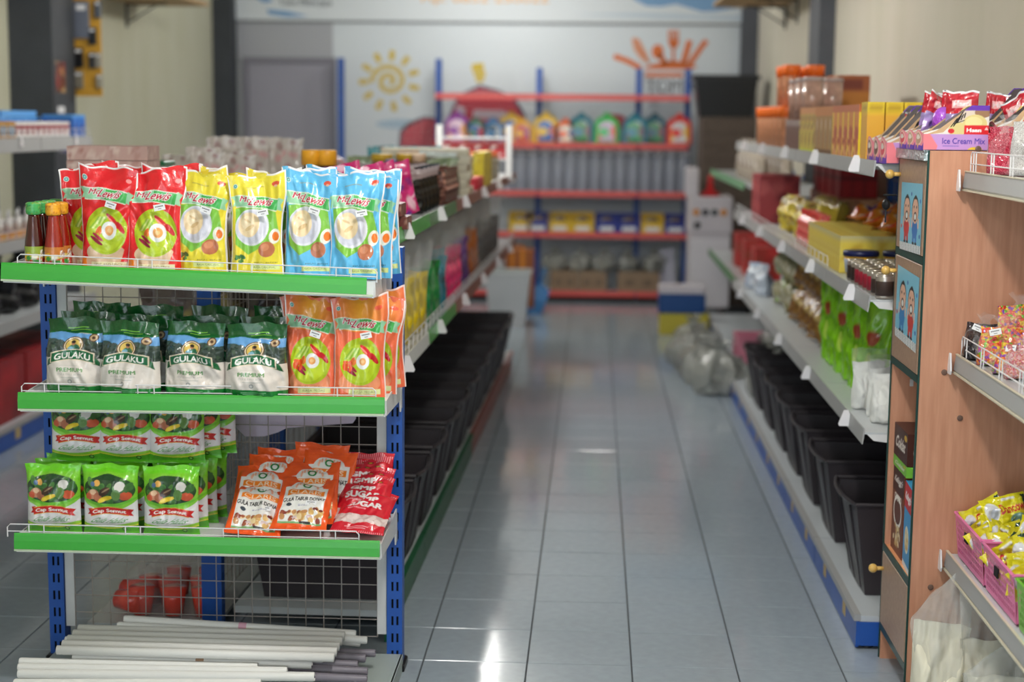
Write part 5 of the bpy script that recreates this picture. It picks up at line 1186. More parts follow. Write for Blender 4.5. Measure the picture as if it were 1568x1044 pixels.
for i in range(6): onC(jr, .43 - .1 * (i % 2), 4.0 + .11 * i, ZT, 'jar with an orange lid far along the centre row, %s from the near end' % ORD[i], 'orange lidded jars')
rc = cyl_thing('red_cap_bottle', 'bottle', [('bottle_body', [(.034, 0), (.036, .02), (.036, .14), (.022, .165)], mat('bottle_clear_dark', (90, 80, 78), rough=.2)), ('cap', [(.036, .165), (.036, .215), (.034, .218)], mat('cap_red', (210, 40, 50), rough=.4))])
for i, (u, y) in enumerate(((477, 5.6), (500, 5.6))): x, z = at_y(u, 245, y); rc.place((x, y, ZT), (0, 0, 0), 'bottle with a red cap seen above the pouches, %s one' % ('left', 'right')[i], 'red capped bottles')
# left half of the centre row, packs on top
st = simple_box('pink_brown_pack', 'packet', .26, .20, .045, (186, 150, 140), flatart([(160, 110, 100), (210, 186, 176)], 8, 20, .09))
for i in range(5): st.place((-1.585, 5.22, 1.218 + .047 * i), (0, 0, .02 * i), 'pink-brown flat pack stacked on the left half of the centre row, %s from the bottom' % ORD[i], 'pink brown packs')
cl = soft_bag('clear_lidded_tub', 'tub', .12, .17, .10, (196, 186, 180), flatart([(216, 210, 206), (170, 140, 138), (206, 160, 160)], 6, 20, .09), seed=11)
t = thing('green_lid_box', 'clear food box with a flat green lid on the left half of the centre row', 'box', (-1.60, 5.62, 1.218)); MB().cbox(-.09, .09, -.07, .07, 0, .16, .006).build('box_body', film_mat('cloudy_film', (200, 200, 196), .6, .3), t); MB().cbox(-.095, .095, -.075, .075, .16, .175, .004).build('lid', mat('lid_green', (30, 110, 76), rough=.4), t)
for i, (x, y, z) in enumerate([(-1.58, 6.0, 0), (-1.45, 5.95, 0), (-1.52, 6.15, 0), (-1.38, 6.17, 0), (-1.46, 6.35, 0)]): cl.place((x, y, 1.218), (0, 0, rk.uniform(-.4, .4)), 'clear bag of pale snacks heaped on the left half, %s from the near end' % ORD[i], 'pale snack bags', (1.15, 1, 1.1 + .08 * (i % 3)))
oj = cyl_thing('small_coloured_jar', 'jar', [('jar_body', [(.035, 0), (.038, .08), (.03, .10)], mat('jar_orange', (206, 150, 50), rough=.35)), ('lid', [(.032, .10), (.032, .12), (.03, .122)], mat('lid_teal', (50, 110, 130), rough=.4))])
for i in range(2): oj.place((-1.62 + .09 * i, 5.82, 1.218), (0, 0, 0), 'small orange jar with a teal lid, %s one' % ('left', 'right')[i], 'small orange jars')
rdm = thing('red_mesh_dome', 'small dark red domed pack at the back of the left half', 'packet', (-1.25, 7.6, 1.218)); b = MB(); b.ball((0, 0, .0), .10, 16, 10, sz=1.6); b.v = [(x, y, max(z, 0)) for x, y, z in b.v]; b.build('dome', candy_mat('maroon_mix', [(110, 40, 46), (150, 90, 90), (70, 30, 36)], 60), rdm, True); MB().lathe([(.10, 0), (.10, .02)], 16).build('rim', M_WHITE, rdm)
for i in range(5): cl.place((-1.55 + .13 * (i % 3), 6.65 + .2 * (i // 3), 1.218), (0, 0, rk.uniform(-.4, .4)), 'clear bag of pale snacks farther back on the left half, %s from the left' % ORD[i], 'pale snack bags', (1.3, 1, 1.45))

# ---- centre row, lower shelf: clear bags of coloured goods
ZL = .811
cols = [('yellow', (226, 196, 20), 6, 0), ('green', (44, 140, 70), 3, 1), ('teal', (40, 130, 150), 2, 2), ('bright pink', (220, 50, 110), 3, 3), ('purple', (110, 60, 140), 3, 4), ('brown-orange', (176, 96, 40), 3, 5), ('dark grey', (80, 76, 74), 8, 6)]
y = .28
for nm, c, n, sd in cols:
    pr = soft_bag(nm.replace(' ', '_').replace('-', '_') + '_bag', 'bag', .20, .32, .06, c, flatart([tuple(int(k * .8) for k in c), tuple(min(255, int(k * 1.15)) for k in c)], sd, 14, .12), film=.34, seed=30 + sd)
    for i in range(n):
        onC(pr, .40, y, ZL, 'bag of %s goods on the centre row lower shelf, %s from the near end' % (nm, ORD[i]), nm + ' bags', rz=.75 + rk.uniform(-.15, .15), rx=.1 * rk.uniform(-1, 1), scale=(1, 1, .95 + .1 * rk.random())); y += .145 if n > 5 else .16
dk_ = soft_bag('dark_snack_bag', 'bag', .22, .30, .09, (70, 60, 56), flatart([(110, 100, 92), (40, 34, 34), (120, 110, 60)], 3, 20, .1), seed=40)
for i in range(12): onC(dk_, .13 + .02 * (i % 2), .25 + .42 * i, ZL, 'dark snack bag against the spine on the lower shelf, %s from the near end' % ORD[i], 'dark snack bags', scale=(1.0, 1, 1.05))
# under the middle boards, seen through the wire back
for i in range(6): dk_.place((-1.30, 4.95 + .5 * i, .655), (0, 0, .1), 'dark snack bag on the left half lower board, %s from the near end' % ORD[i], 'dark snack bags', (1.2, 1, 1.2))

# ---- right row, upper shelf
ZR1, ZR2, ZR3 = 1.437, 1.047, .657
def art_noodle(k):
    def f(a):
        if k == 0: a.rect(0, 1, 0, 1, (226, 140, 60)); a.rect(0, .22, 0, 1, (246, 214, 50)); a.blobs(.2, 1, .0, .7, [(206, 96, 50), (240, 180, 110), (190, 80, 40)], 16, .14, 3); a.rect(0, 1, .86, 1, (206, 110, 60))
        if k == 1: a.rect(0, 1, 0, 1, (176, 130, 60)); a.ell(.5, .4, .25, .35, (150, 110, 90)); a.ell(.5, .62, .15, .12, (206, 180, 150)); a.rect(0, 1, .8, 1, (206, 130, 60)); a.rect(0, 1, 0, .1, (120, 80, 40)); a.rect(.42, .5, .1, .6, (226, 206, 80))
        if k == 2: a.rect(0, 1, 0, 1, (196, 176, 70)); a.rect(0, .15, 0, 1, (246, 220, 60)); a.blobs(0, 1, .2, .8, [(150, 130, 60), (216, 190, 90), (180, 120, 60)], 16, .12, 4); a.rect(0, 1, .85, 1, (220, 150, 90)); a.rect(0, 1, 0, .08, (200, 210, 40))
    return f
NB = [simple_box('food_box', 'box', .112, .22, .172, [(214, 140, 70), (176, 130, 60), (200, 170, 70)][k], art_noodle(k), 200, faces=('front', 'left', 'right')) for k in range(3)]
names = ('orange', 'brown', 'yellow-green')
seq = [0, 0, 0, 0, 0, 1, 1, 1, 1, 2, 2, 2, 2]
for i, k in enumerate(seq): NB[k].place((.94, 5.17 + .112 * i, ZR1), (0, 0, -PI / 2), '%s upright food box on the right top shelf, %s from the cabinet end' % (names[k], ORD[i]), 'upright food boxes')
NY = simple_box('yellow_box', 'box', .052, .11, .178, (238, 206, 50), lambda a: (a.rect(0, 1, .0, .8, (236, 176, 60)), a.rect(.1, .9, .86, .94, (200, 160, 40))), 120)
for i in range(4): NY.place((.86 + .056 * i, 5.04, ZR1), (0, 0, 0), 'narrow yellow food box ending the right top shelf row, %s from the aisle' % ORD[i], 'narrow yellow boxes')
bpk = simple_box('brown_bottle_pack', 'packet', .12, .20, .125, (120, 80, 64), lambda a: [a.rect(.06 + .25 * k, .2 + .25 * k, .0, .8, (84, 48, 38)) for k in range(4)] + [a.rect(0, 1, .8, 1, (150, 130, 124))], 160, tape=False)
for i in range(4): bpk.place((.94, 6.70 + .125 * i, ZR1), (0, 0, -PI / 2), 'brown shrink-wrapped pack on the right top shelf, %s from the near end' % ORD[i], 'brown shrink packs')
otb = cyl_thing('orange_lid_tube', 'canister', [('tube_body', [(.036, 0), (.038, .14), (.038, .141)], mat('tube_amber', (216, 150, 112), rough=.15, coat=.6, var=.25, vscale=30)), ('cap', [(.041, .136), (.044, .185), (.042, .187)], mat('cap_orange', (250, 118, 40), rough=.4))])
for i in range(12): otb.place((.86 + .10 * (i % 2), 7.28 + .19 * (i // 2), ZR1), (0, 0, 0), 'orange-capped canister on the right top shelf, %s pair from the near end, %s side' % (ORD[i // 2], ('aisle', 'wall')[i % 2]), 'orange capped canisters')
ctb = cyl_thing('clear_snack_tube', 'canister', [('tube_body', [(.040, 0), (.042, .16)], mat('tube_clear_brown', (186, 146, 130), rough=.12, coat=.6, var=.3, vscale=26)), ('lid', [(.043, .158), (.043, .172), (.04, .174)], mat('lid_clear', (190, 170, 166), rough=.3))])
for i in range(5): ctb.place((.90 + .1 * (i % 2), 6.74 + .12 * i, ZR1 + .127), (0, 0, 0), 'clear snack tube standing on the brown packs, %s from the near end' % ORD[i], 'clear snack tubes')
for i in range(4): otb.place((.90 + .11 * (i % 2), 7.50 + .24 * (i // 2), ZR1 + .189), (0, 0, 0), 'orange-capped canister stacked on the others, %s of the upper four' % ORD[i], 'orange capped canisters', 1.0)
obx = simple_box('brown_orange_box', 'box', .11, .16, .16, (176, 96, 50), lambda a: (a.rect(0, 1, 0, .55, (206, 130, 50)), a.rect(0, .1, 0, 1, (236, 190, 160)), a.rect(.2, .8, .62, .9, (130, 56, 34))), 120)
for i in range(3): obx.place((1.13, 7.25 + .125 * i, ZR1 + (.0)), (0, 0, -PI / 2), 'brown and orange box under the upper ones by the wall, %s from the near end' % ORD[i], 'brown orange boxes')
for i in range(3): obx.place((1.13, 7.25 + .125 * i, ZR1 + .163), (0, 0, -PI / 2), 'brown and orange box stacked on top by the wall, %s from the near end' % ORD[i], 'brown orange boxes')

# ---- right row, middle shelf
can = cyl_thing('food_can', 'can', [('can_body', [(.026, 0), (.027, .004), (.027, .062), (.026, .066)], mat('can_steel', (190, 180, 170), rough=.3, metal=.7)), ('label', [(.0275, .008), (.0275, .050), (.0275, .0501)], mat('can_label_red', (170, 40, 60), rough=.4)), ('lid', [(.0262, .066), (.0262, .069), (.02, .0695)], mat('can_lid', (226, 214, 196), rough=.2, metal=.8))])
can2 = cyl_thing('food_can', 'can', [('can_body', [(.026, 0), (.027, .004), (.027, .062), (.026, .066)], mat('can_steel')), ('label', [(.0275, .008), (.0275, .050), (.0275, .0501)], mat('can_label_dark', (70, 54, 48), rough=.4)), ('lid', [(.0262, .066), (.0262, .069), (.02, .0695)], mat('can_lid'))])
for i in range(24):
    r, c = i % 8, i // 8; (can if 2 <= r <= 5 else can2).place((.85 + .06 * c, 4.66 + .075 * r, ZR2), (0, 0, 0), '%s-labelled small can, %s column from the aisle, %s from the cabinet' % (('red' if 2 <= r <= 5 else 'dark'), ORD[c], ORD[r]), 'small food cans')
tub = cyl_thing('margarine_tub', 'tub', [('tub_body', [(.045, 0), (.056, .072)], mat('tub_yellow', (240, 180, 30), rough=.4)), ('label', [(.050, .012), (.0562, .058), (.0562, .0581)], mat('tub_label', (206, 214, 232), rough=.4)), ('lid', [(.060, .068), (.060, .082), (.056, .085)], mat('lid_navy', (26, 34, 84), rough=.35))])
for i, (x, y) in enumerate([(.89, 5.33), (1.02, 5.33), (1.06, 5.20), (1.18, 5.22), (1.15, 5.36), (1.12, 5.05), (1.24, 5.06)]): tub.place((x, y, ZR2), (0, 0, 0), 'yellow tub with a navy lid behind the cans, %s of its cluster' % ORD[i], 'navy lidded tubs')
pas = simple_box('pasta_pack', 'packet', .058, .42, .125, (234, 208, 80), lambda a: (a.blobs(0, 1, 0, .85, [(240, 220, 110), (216, 180, 60)], 14, .12, 3), a.rect(0, 1, .88, 1, (206, 196, 150))), 90, tape=False)
for i in range(13): pas.place((1.045, 5.46 + .062 * i, ZR2), (0, 0, -PI / 2), 'long yellow pasta pack standing on edge, %s from the cabinet end' % ORD[i], 'pasta packs')
orb = soft_bag('orange_purple_bag', 'packet', .16, .20, .05, (226, 130, 40), flatart([(240, 160, 50), (110, 60, 120), (236, 220, 200), (220, 80, 40)], 7, 18, .11), seed=44, kind='pillow')
for i in range(8): orb.place((.98 + .09 * (i % 3), 5.55 + .10 * i, ZR2 + .145), (-1.35, 0, -PI / 2 + rk.uniform(-.3, .3)), 'orange and purple snack bag lying on the pasta packs, %s from the cabinet end' % ORD[i], 'orange snack bags')
ycan = cyl_thing('yellow_bottle', 'bottle', [('bottle_body', [(.028, 0), (.03, .1), (.02, .16)], mat('bottle_amber', (170, 130, 70), rough=.2)), ('cap', [(.024, .16), (.024, .19), (.02, .193)], mat('cap_yellow', (230, 200, 40), rough=.4))])
for i in range(7): ycan.place((1.29, 5.5 + .17 * i, ZR2), (0, 0, 0), 'yellow-capped bottle against the wire back, %s from the cabinet end' % ORD[i], 'yellow capped bottles')
rcy = soft_bag('red_candy_bag', 'bag', .15, .145, .07, (220, 90, 70), None, seed=46, fill=candy_mat('red_big_candy', [(230, 90, 90), (236, 130, 110), (214, 50, 50), (226, 110, 60)], 32, bump=.9))
for i in range(5): rcy.place((.90, 6.34 + .10 * i, ZR2), (0, 0, -PI / 2 + .3), 'clear bag of red round candy behind the rail, %s from the cabinet end' % ORD[i], 'red candy bags')
ynd = soft_bag('yellow_noodle_bag', 'bag', .17, .16, .07, (214, 190, 70), flatart([(236, 210, 60), (190, 150, 60), (240, 236, 220), (160, 120, 60)], 9, 24, .09), seed=47, kind='pillow', wr=.01)
for i in range(12): ynd.place((.90 + .14 * (i % 2), 6.95 + .12 * (i // 2), ZR2 + .01 + .0 * i), (-.25, 0, -PI / 2 + rk.uniform(-.4, .4)), 'crinkled yellow noodle bag behind the rail, %s pair, %s side' % (ORD[i // 2], ('aisle', 'wall')[i % 2]), 'yellow noodle bags')
bbx = simple_box('light_brown_box', 'box', .105, .17, .165, (196, 140, 106), flatart([(214, 160, 126), (176, 116, 90)], 4, 8, .14), 80)
for i in range(12): bbx.place((1.22, 7.22 + .108 * i, ZR2 + .0), (0, 0, -PI / 2), 'light brown box in the rear row of the middle shelf, %s from the cabinet end' % ORD[i], 'light brown boxes')
rbp = simple_box('red_bottle_pack', 'packet', .20, .17, .165, (150, 24, 34), lambda a: [a.rect(.05 + .33 * k, .28 + .33 * k, 0, .9, (176, 30, 40)) for k in range(3)] + [a.rect(0, 1, .45, .52, (110, 16, 30))], 100, tape=False)
for i in range(4): rbp.place((1.20, 7.42 + .23 * i, ZR2 + .167), (0, 0, -PI / 2), 'dark red shrink-wrapped bottle pack on the brown boxes, %s from the cabinet end' % ORD[i], 'red bottle packs', (.95, 1, 1.1))
rcn = simple_box('red_carton', 'box', .18, .20, .24, (170, 56, 60), flatart([(200, 90, 90), (130, 30, 40)], 6, 8, .16), 60)
for i in range(2): rcn.place((.93, 8.15 + .21 * i, ZR2), (0, 0, -PI / 2), 'tall dull red carton at the far end of the middle shelf, %s' % ('nearer', 'farther')[i], 'red cartons')

# ---- right row, lower shelf
mlk = soft_bag('white_ball_bag', 'bag', .12, .19, .10, (226, 226, 222), None, film=.22, seed=50, fill=mat('white_lumps', (232, 232, 228), rough=.6, var=.05, bump=.5, bscale=30))
for i, (x, y) in enumerate([(.90, 4.78), (.90, 4.90), (1.00, 4.80), (.88, 5.03), (1.01, 4.93), (1.12, 4.85), (1.00, 5.06), (1.13, 5.0)]): mlk.place((x, y, ZR3), (0, 0, rk.uniform(-.5, .5)), 'knotted clear bag of white goods near the cabinet, %s of its heap' % ORD[i], 'white goods bags')
def art_lime(a): a.blobs(.1, .9, .1, .9, [(150, 214, 30), (110, 176, 20)], 16, .1, 4); a.ell(.5, .62, .16, .08, (170, 70, 40)); a.ell(.5, .36, .10, .12, (196, 230, 90))
lim = soft_bag('lime_green_bag', 'bag', .17, .315, .075, (134, 204, 22), art_lime, seed=52, kind='doy', nu=30, nv=44, wr=.006)
for i in range(9): lim.place((.93 + (.17 if i >= 6 else 0), (5.24 + .17 * i) if i < 6 else 5.2 + .28 * (i - 6), ZR3), (.0, .06 * (-1) ** i, -PI / 2 + .55 + rk.uniform(-.15, .15)), 'tall lime green bag on the right lower shelf, %s, %s from the cabinet' % (('aisle side' if i < 6 else 'wall side'), ORD[i if i < 6 else i - 6]), 'lime green bags')
chp = soft_bag('brown_chip_bag', 'bag', .17, .16, .07, (150, 110, 50), flatart([(196, 150, 40), (90, 50, 30), (220, 190, 120), (120, 80, 40)], 8, 24, .1), seed=54, kind='pillow', wr=.01)
for i in range(12): chp.place((.92 + .02 * (i % 2), 6.36 + .16 * (i // 2), ZR3 + .015 + .15 * (i % 2)), (-.35, 0, -PI / 2 + rk.uniform(-.3, .4)), 'brown chip bag on the right lower shelf, %s layer, %s from the cabinet end' % (('lower', 'upper')[i % 2], ORD[i // 2]), 'chip bags')
gcl = soft_bag('grey_green_snack_bag', 'bag', .19, .16, .08, (150, 146, 110), flatart([(176, 176, 150), (120, 116, 80), (196, 190, 170), (120, 170, 60)], 12, 26, .08), seed=56, kind='pillow', wr=.012)
for i in range(10): gcl.place((.93, 7.36 + .17 * (i // 2), ZR3 + .01 + .14 * (i % 2)), (-.5, 0, -PI / 2 + rk.uniform(-.4, .4)), 'grey-green snack bag on the right lower shelf, %s layer, %s from the near end' % (('lower', 'upper')[i % 2], ORD[i // 2]), 'grey green snack bags')
wbg = soft_bag('pale_blue_bag', 'bag', .17, .14, .10, (190, 200, 214), flatart([(214, 220, 228), (160, 176, 200)], 5, 14, .12), seed=58)
for i in range(3): wbg.place((.90 + .16 * (i % 2), 8.35 + .15 * i, ZR3 + .0), (0, 0, -PI / 2 + .3 * i), 'pale blue bag far along the right lower shelf, %s from the near side' % ORD[i], 'pale blue bags')
nvb = soft_bag('navy_packet', 'packet', .12, .08, .06, (40, 60, 100), flatart([(60, 80, 130), (30, 40, 70)], 5, 10, .12), seed=59, kind='pillow')
nvb.place((.92, 7.85, ZR3 + .31), (-.6, 0, -PI / 2), 'small navy packet lying on the grey-green bags')

# ================================================================== BEYOND THE RIGHT ROW
far = row('shelf_row', 'green-edged shelf row beyond the right row near the back', (1.33, 9.45, 0), 0, .46, -1, [.9] * 3,
          [(1.20, .45, .045, False, mat('green_strip_pale', (120, 176, 130), rough=.45)), (.60, .45, .045, False, mat('green_strip_dull'))], 1.22, tags=False, kickm=[M_BLUE] * 3)
pal = soft_bag('pale_tall_pack', 'packet', .16, .25, .08, (190, 176, 160), flatart([(150, 130, 120), (216, 206, 196)], 7, 20, .08), seed=61)
for i in range(9): pal.place((.98 + .15 * (i % 2), 9.55 + .26 * (i // 2), 1.192), (0, 0, -PI / 2 + .2), 'pale tall pack on the far green-edged shelf, %s pair, %s side' % (ORD[i // 2], ('aisle', 'wall')[i % 2]), 'pale tall packs')
rtb = simple_box('red_tote_box', 'box', .28, .24, .22, (176, 50, 46), flatart([(206, 60, 56), (150, 70, 50)], 4, 8, .16), 40)
for i in range(3): rtb.place((1.08, 9.62 + .6 * i, .592), (0, 0, -PI / 2), 'dull red box on the lower far shelf, %s from the near end' % ORD[i], 'red boxes')
pkb = thing('pink_crate', 'pink plastic crate on the floor-level deck under the far green-edged shelf', 'crate', (1.02, 9.70, .102)); b = MB(); hole_sheet(b, lambda u, v: (-.14, u - .16, v), [0, .02, .08, .10, .16, .18, .24, .26, .32], [0, .05, .10, .16], lambda i, j: i % 2 == 1 and j == 1); b.box(-.139, .14, -.16, .16, 0, .01).box(-.14, .14, -.16, -.15, 0, .16).box(-.14, .14, .15, .16, 0, .16).box(.13, .14, -.16, .16, 0, .16); b.build('crate_body', mat('pink_crate', (206, 130, 150), rough=.4), pkb); MB().tube([(-.14, -.16, .16), (-.14, .16, .16), (.14, .16, .16), (.14, -.16, .16), (-.14, -.16, .16)], .006).build('rim', mat('pink_crate'), pkb)
M_CLOUD = film_mat('cloudy_bag', (176, 178, 172), .6, .25)
def lump(label, loc, s, seed, rz=0):
    t = thing('clear_goods_bag', label, 'bag', loc, (0, 0, rz), 'clear bags on the floor and bins'); link('bag_film', bag_mesh('lump_bag', s[0], s[2], s[1], 'knot', lambda a: a.blobs(0, 1, 0, 1, [(180, 180, 170), (150, 150, 140), (206, 206, 200)], 20, .1, seed), (190, 190, 180), nu=26, nv=26, seed=seed, wr=.02, mats=M_CLOUD), t)
    link('contents', bag_mesh('lump_fill', s[0] * .9, s[2] * .7, s[1] * .85, 'sugar', lambda a: a.blobs(0, 1, 0, 1, [(170, 170, 160), (130, 130, 124), (196, 196, 190)], 20, .1, seed), (176, 176, 166), nu=16, nv=16, seed=seed + 1, wr=.01), t)
for i, (x, y, z, s) in enumerate([(1.0, 8.42, .10, (.36, .24, .36)), (.74, 9.12, .0, (.34, .28, .30)), (.68, 9.5, .0, (.32, .30, .28)), (.66, 9.95, .0, (.34, .32, .30)), (.68, 10.5, .0, (.30, .3, .28)), (1.0, 8.14, .41, (.34, .26, .12))]):
    lump('clear plastic bag of pale goods %s' % ['on the base deck past the last bin', 'on the floor just past the right row', 'on the floor, second past the right row', 'on the floor, third past the right row', 'on the floor, farthest of those past the row', 'lying flat over the last black bin'][i], (x, y, z), s, 70 + i, .3 * i)

# appliances and brown cabinet in the far right corner
wc = thing('brown_wicker_cabinet', 'dark brown woven cabinet in the far right corner carrying the black crate', 'cabinet', (0, 0, 0))
mwk = mat('wicker', (96, 84, 76), rough=.8, var=.2, vscale=60, bump=.6, bscale=120); MB().cbox(.86, 1.30, 13.0, 13.5, .06, 1.588, .01).build('cabinet_body', mwk, wc)
for k in range(14): MB().box(.865, 1.295, 12.992, 13.0, .1 + .105 * k, .10 + .105 * k + .09).build('woven_slat', mwk, wc)
for x in (.88, 1.26): MB().box(x, x + .03, 13.02, 13.05, 0, .06).build('leg', M_BLACK, wc)
bc = thing('black_storage_crate', 'black lidded storage crate on top of the brown cabinet', 'crate', (1.05, 13.2, 1.589)); b = MB(); b.add([(-.21, -.17, 0), (.21, -.17, 0), (.21, .17, 0), (-.21, .17, 0), (-.25, -.2, .30), (.25, -.2, .30), (.25, .2, .30), (-.25, .2, .30)], [(0, 1, 5, 4), (1, 2, 6, 5), (2, 3, 7, 6), (3, 0, 4, 7), (0, 3, 2, 1)]); b.build('crate_body', M_BLACK, bc); MB().cbox(-.27, .27, -.22, .22, .30, .335, .01).build('lid', M_BLACK, bc)
ap = thing('white_appliance', 'tall white appliance with round dials in front of the brown cabinet', 'appliance', (0, 0, 0)); MW2 = mat('appliance_white', (206, 200, 206), rough=.35)
x0, x1 = .745, 1.06; yA = 12.35
MB().cbox(x0, x1, yA, yA + .45, .12, .70, .01).build('lower_body', MW2, ap); MB().cbox(x0 - .01, x1 + .01, yA - .01, yA + .45, .70, .98, .01).build('upper_body', MW2, ap)
MB().cbox(x0 - .03, x0 + .06, yA, yA + .35, .98, 1.20, .01).build('side_column', MW2, ap)
for x in (x0 + .02, x1 - .05): MB().box(x, x + .03, yA + .02, yA + .42, 0, .12).build('foot', M_BLACK, ap)
for k, (c, z) in enumerate([((216, 140, 50), .86), ((40, 40, 44), .86), ((60, 70, 70), .86), ((40, 40, 44), .86), ((40, 44, 48), .76)]):
    x = (.79, .86, .93, 1.0, .80)[k]; o = MB().lathe([(.026, 0), (.024, .012), (.01, .016)], 14).build('dial', mat('dial_%d' % (k % 3), c, rough=.5), ap, loc=(x, yA - .012, z)); o.rotation_euler = (PI / 2, 0, 0)
MB().box(x0 + .005, x1 - .005, yA - .004, yA, .14, .66).build('door', mat('appliance_door', (222, 218, 224), rough=.3), ap)
fn_ = cyl_thing('red_funnel', 'funnel', [('cone', [(.07, 0), (.07, .02), (.028, .05), (.018, .15), (.017, .16)], mat('funnel_red', (196, 26, 34), rough=.35)), ('rim', [(.078, -.001), (.078, .012), (.07, .014)], mat('funnel_red'))]); fn_.place((.90, 12.45, .982), (0, 0, 0), 'red funnel standing on the white appliance')
for i, (x, w, c, nm) in enumerate([(.66, .30, (40, 70, 120), 'blue')]):
    q = thing('blue_yellow_crate', 'blue and yellow flat crate on the floor before the appliance', 'crate', (x, 11.75, 0)); MB().cbox(-.17, .17, -.12, .12, .16, .30, .01).build('upper_crate', mat('crate_blue', (24, 70, 130), rough=.4), q); MB().cbox(-.16, .20, -.12, .12, 0.0, .158, .01).build('lower_crate', mat('crate_yellow', (190, 176, 60), rough=.4), q); MB().cbox(-.17, .17, -.11, .11, .302, .36, .01).build('top_board', MW2, q)

# ================================================================== BACK ROW GOODS
yB = 13.72
bp_cols = [((40, 110, 150), (150, 60, 60), (60, 140, 80)), ((230, 190, 60), (200, 90, 60), (70, 110, 180)), ((240, 110, 50), (70, 50, 110), (236, 220, 200)), ((40, 120, 140), (120, 70, 80), (60, 130, 60)), ((60, 190, 90), (226, 90, 60), (200, 180, 200)), ((40, 130, 150), (110, 60, 70), (70, 150, 90)), ((30, 100, 120), (130, 70, 80), (60, 140, 80)), ((226, 60, 50), (236, 190, 60), (226, 220, 220)), ((150, 70, 160), (226, 150, 60), (236, 200, 220)), ((60, 110, 90), (200, 50, 60), (50, 90, 150)), ((50, 110, 160), (200, 210, 220), (40, 70, 90)), ((230, 170, 60), (150, 90, 150), (200, 80, 70))]
us = [(835, 3), (0, 0)]
def backpack(c, seed):
    t = thing('toy_pack', 'x', 'toy'); w, h, d = .21, .24, .08
    pts = [(-w / 2, 0), (w / 2, 0), (w / 2, h * .62)] + [(w / 2 * math.cos(a), h * .62 + h * .38 * math.sin(a)) for a in [PI * k / 10 for k in range(1, 10)]] + [(-w / 2, h * .62)]
    MB().prism(pts, 'y', -d / 2, d / 2).build('pack_shell', mat('pack_%d' % seed, c[0], rough=.5), t)
    pin = [(x * .72, z * .74 + .015) for x, z in pts]; MB().prism(pin, 'y', -d / 2 - .012, -d / 2).build('window_print', candy_mat('pack_print_%d' % seed, [c[1], c[2], c[0], (230, 226, 220)], 16, bump=0), t)
    MB().prism([(-.03, h), (.03, h), (.02, h + .025), (-.02, h + .025)], 'y', -.01, .01).build('hanger', mat('pack_%d' % seed), t); MB().box(-w * .3, w * .3, -d / 2 - .016, -d / 2 - .012, .02, .05).build('name_band', mat('pack_band_%d' % seed, c[2], rough=.5), t)
    return t
for i, u in enumerate([700, 728, 755, 782, 800, 836, 866, 890, 929, 972, 1003, 1040]):
    c = bp_cols[(8, 9, 10, 1, 11, 1, 2, 3, 4, 5, 6, 7)[i]]; x, _ = at_y(u, 200, yB + .08); q = backpack(c, (8, 9, 10, 1, 11, 12, 2, 3, 4, 5, 6, 7)[i])
    q.location = (x, yB + .09 + (.10 if i in (3, 10) else 0), 1.357); q['label'] = 'round-topped colourful toy pack on the upper back shelf, %s from the left' % ORD[i]; q['group'] = 'toy packs'
    if i in (1, 2, 4, 6): q.scale = (.85, 1, .8)
tub2 = cyl_thing('clear_tall_jar', 'jar', [('jar_body', [(.058, 0), (.060, .01), (.060, .30), (.05, .315)], film_mat('jar_film', (190, 196, 210), .5, .1)), ('contents', [(.050, .01), (.050, .18)], mat('jar_contents', (110, 112, 130), rough=.6, var=.3, vscale=14)), ('lid', [(.055, .315), (.055, .345), (.05, .348)], mat('jar_lid_white', (206, 206, 212), rough=.3))])
for i in range(15): tub2.place((-.74 + .108 * i, yB + .09, .948), (0, 0, 0), 'clear tall jar on the third back shelf, %s from the left' % ORD[i], 'clear tall jars')
def bn_(c, nm):
    t = thing(nm + '_storage_bin', 'x', 'bin'); m = mat('bin_' + nm, c, rough=.4); w, d, h = .20, .22, .165
    MB().box(-w / 2, w / 2, -d / 2, d / 2, 0, .006).box(-w / 2, -w / 2 + .006, -d / 2, d / 2, 0, h).box(w / 2 - .006, w / 2, -d / 2, d / 2, 0, h).box(-w / 2, w / 2, d / 2 - .006, d / 2, 0, h).box(-w / 2, w / 2, -d / 2, -d / 2 + .006, 0, h * .55).build('bin_body', m, t)
    MB().box(-w / 2 - .004, w / 2 + .004, -d / 2 - .008, -d / 2, h * .50, h * .62).build('front_lip', m, t); MB().box(-w * .3, w * .3, -d / 2 - .004, -d / 2, h * .1, h * .34).build('paper_label', M_STICK, t)
    MB().ball((0, 0, .07), .07, 10, 6).build('contents', candy_mat('bin_mix', [(120, 100, 90), (180, 176, 170), (70, 66, 64)], 30), t, True); return Proto(t)
BBn, BYn = bn_((34, 52, 150), 'blue'), bn_((230, 190, 40), 'yellow')
for i, (u, k) in enumerate([(797, 'y'), (824, 'b'), (857, 'y'), (892, 'y'), (929, 'b'), (963, 'b'), (999, 'y'), (1034, 'b')]):
    x, _ = at_y(u, 340, yB); (BBn if k == 'b' else BYn).place((x, yB + .09, .595), (0, 0, 0), '%s open-front storage bin on the fourth back shelf, %s from the left' % ({'b': 'blue', 'y': 'yellow'}[k], ORD[i]), 'storage bins')
bro = simple_box('brown_carton', 'box', .40, .22, .17, (150, 126, 100), lambda a: (a.rect(.15, .4, .35, .6, (110, 90, 72)), a.rect(.6, .85, .35, .6, (110, 90, 72))), 40)
for i, u in enumerate((864, 908, 978)): x, _ = at_y(u, 420, yB); bro.place((x, yB + .11, .09), (0, 0, 0), 'open brown carton on the lowest back shelf, %s from the left' % ORD[i], 'brown cartons', (.6 if i < 2 else .9, 1, 1))
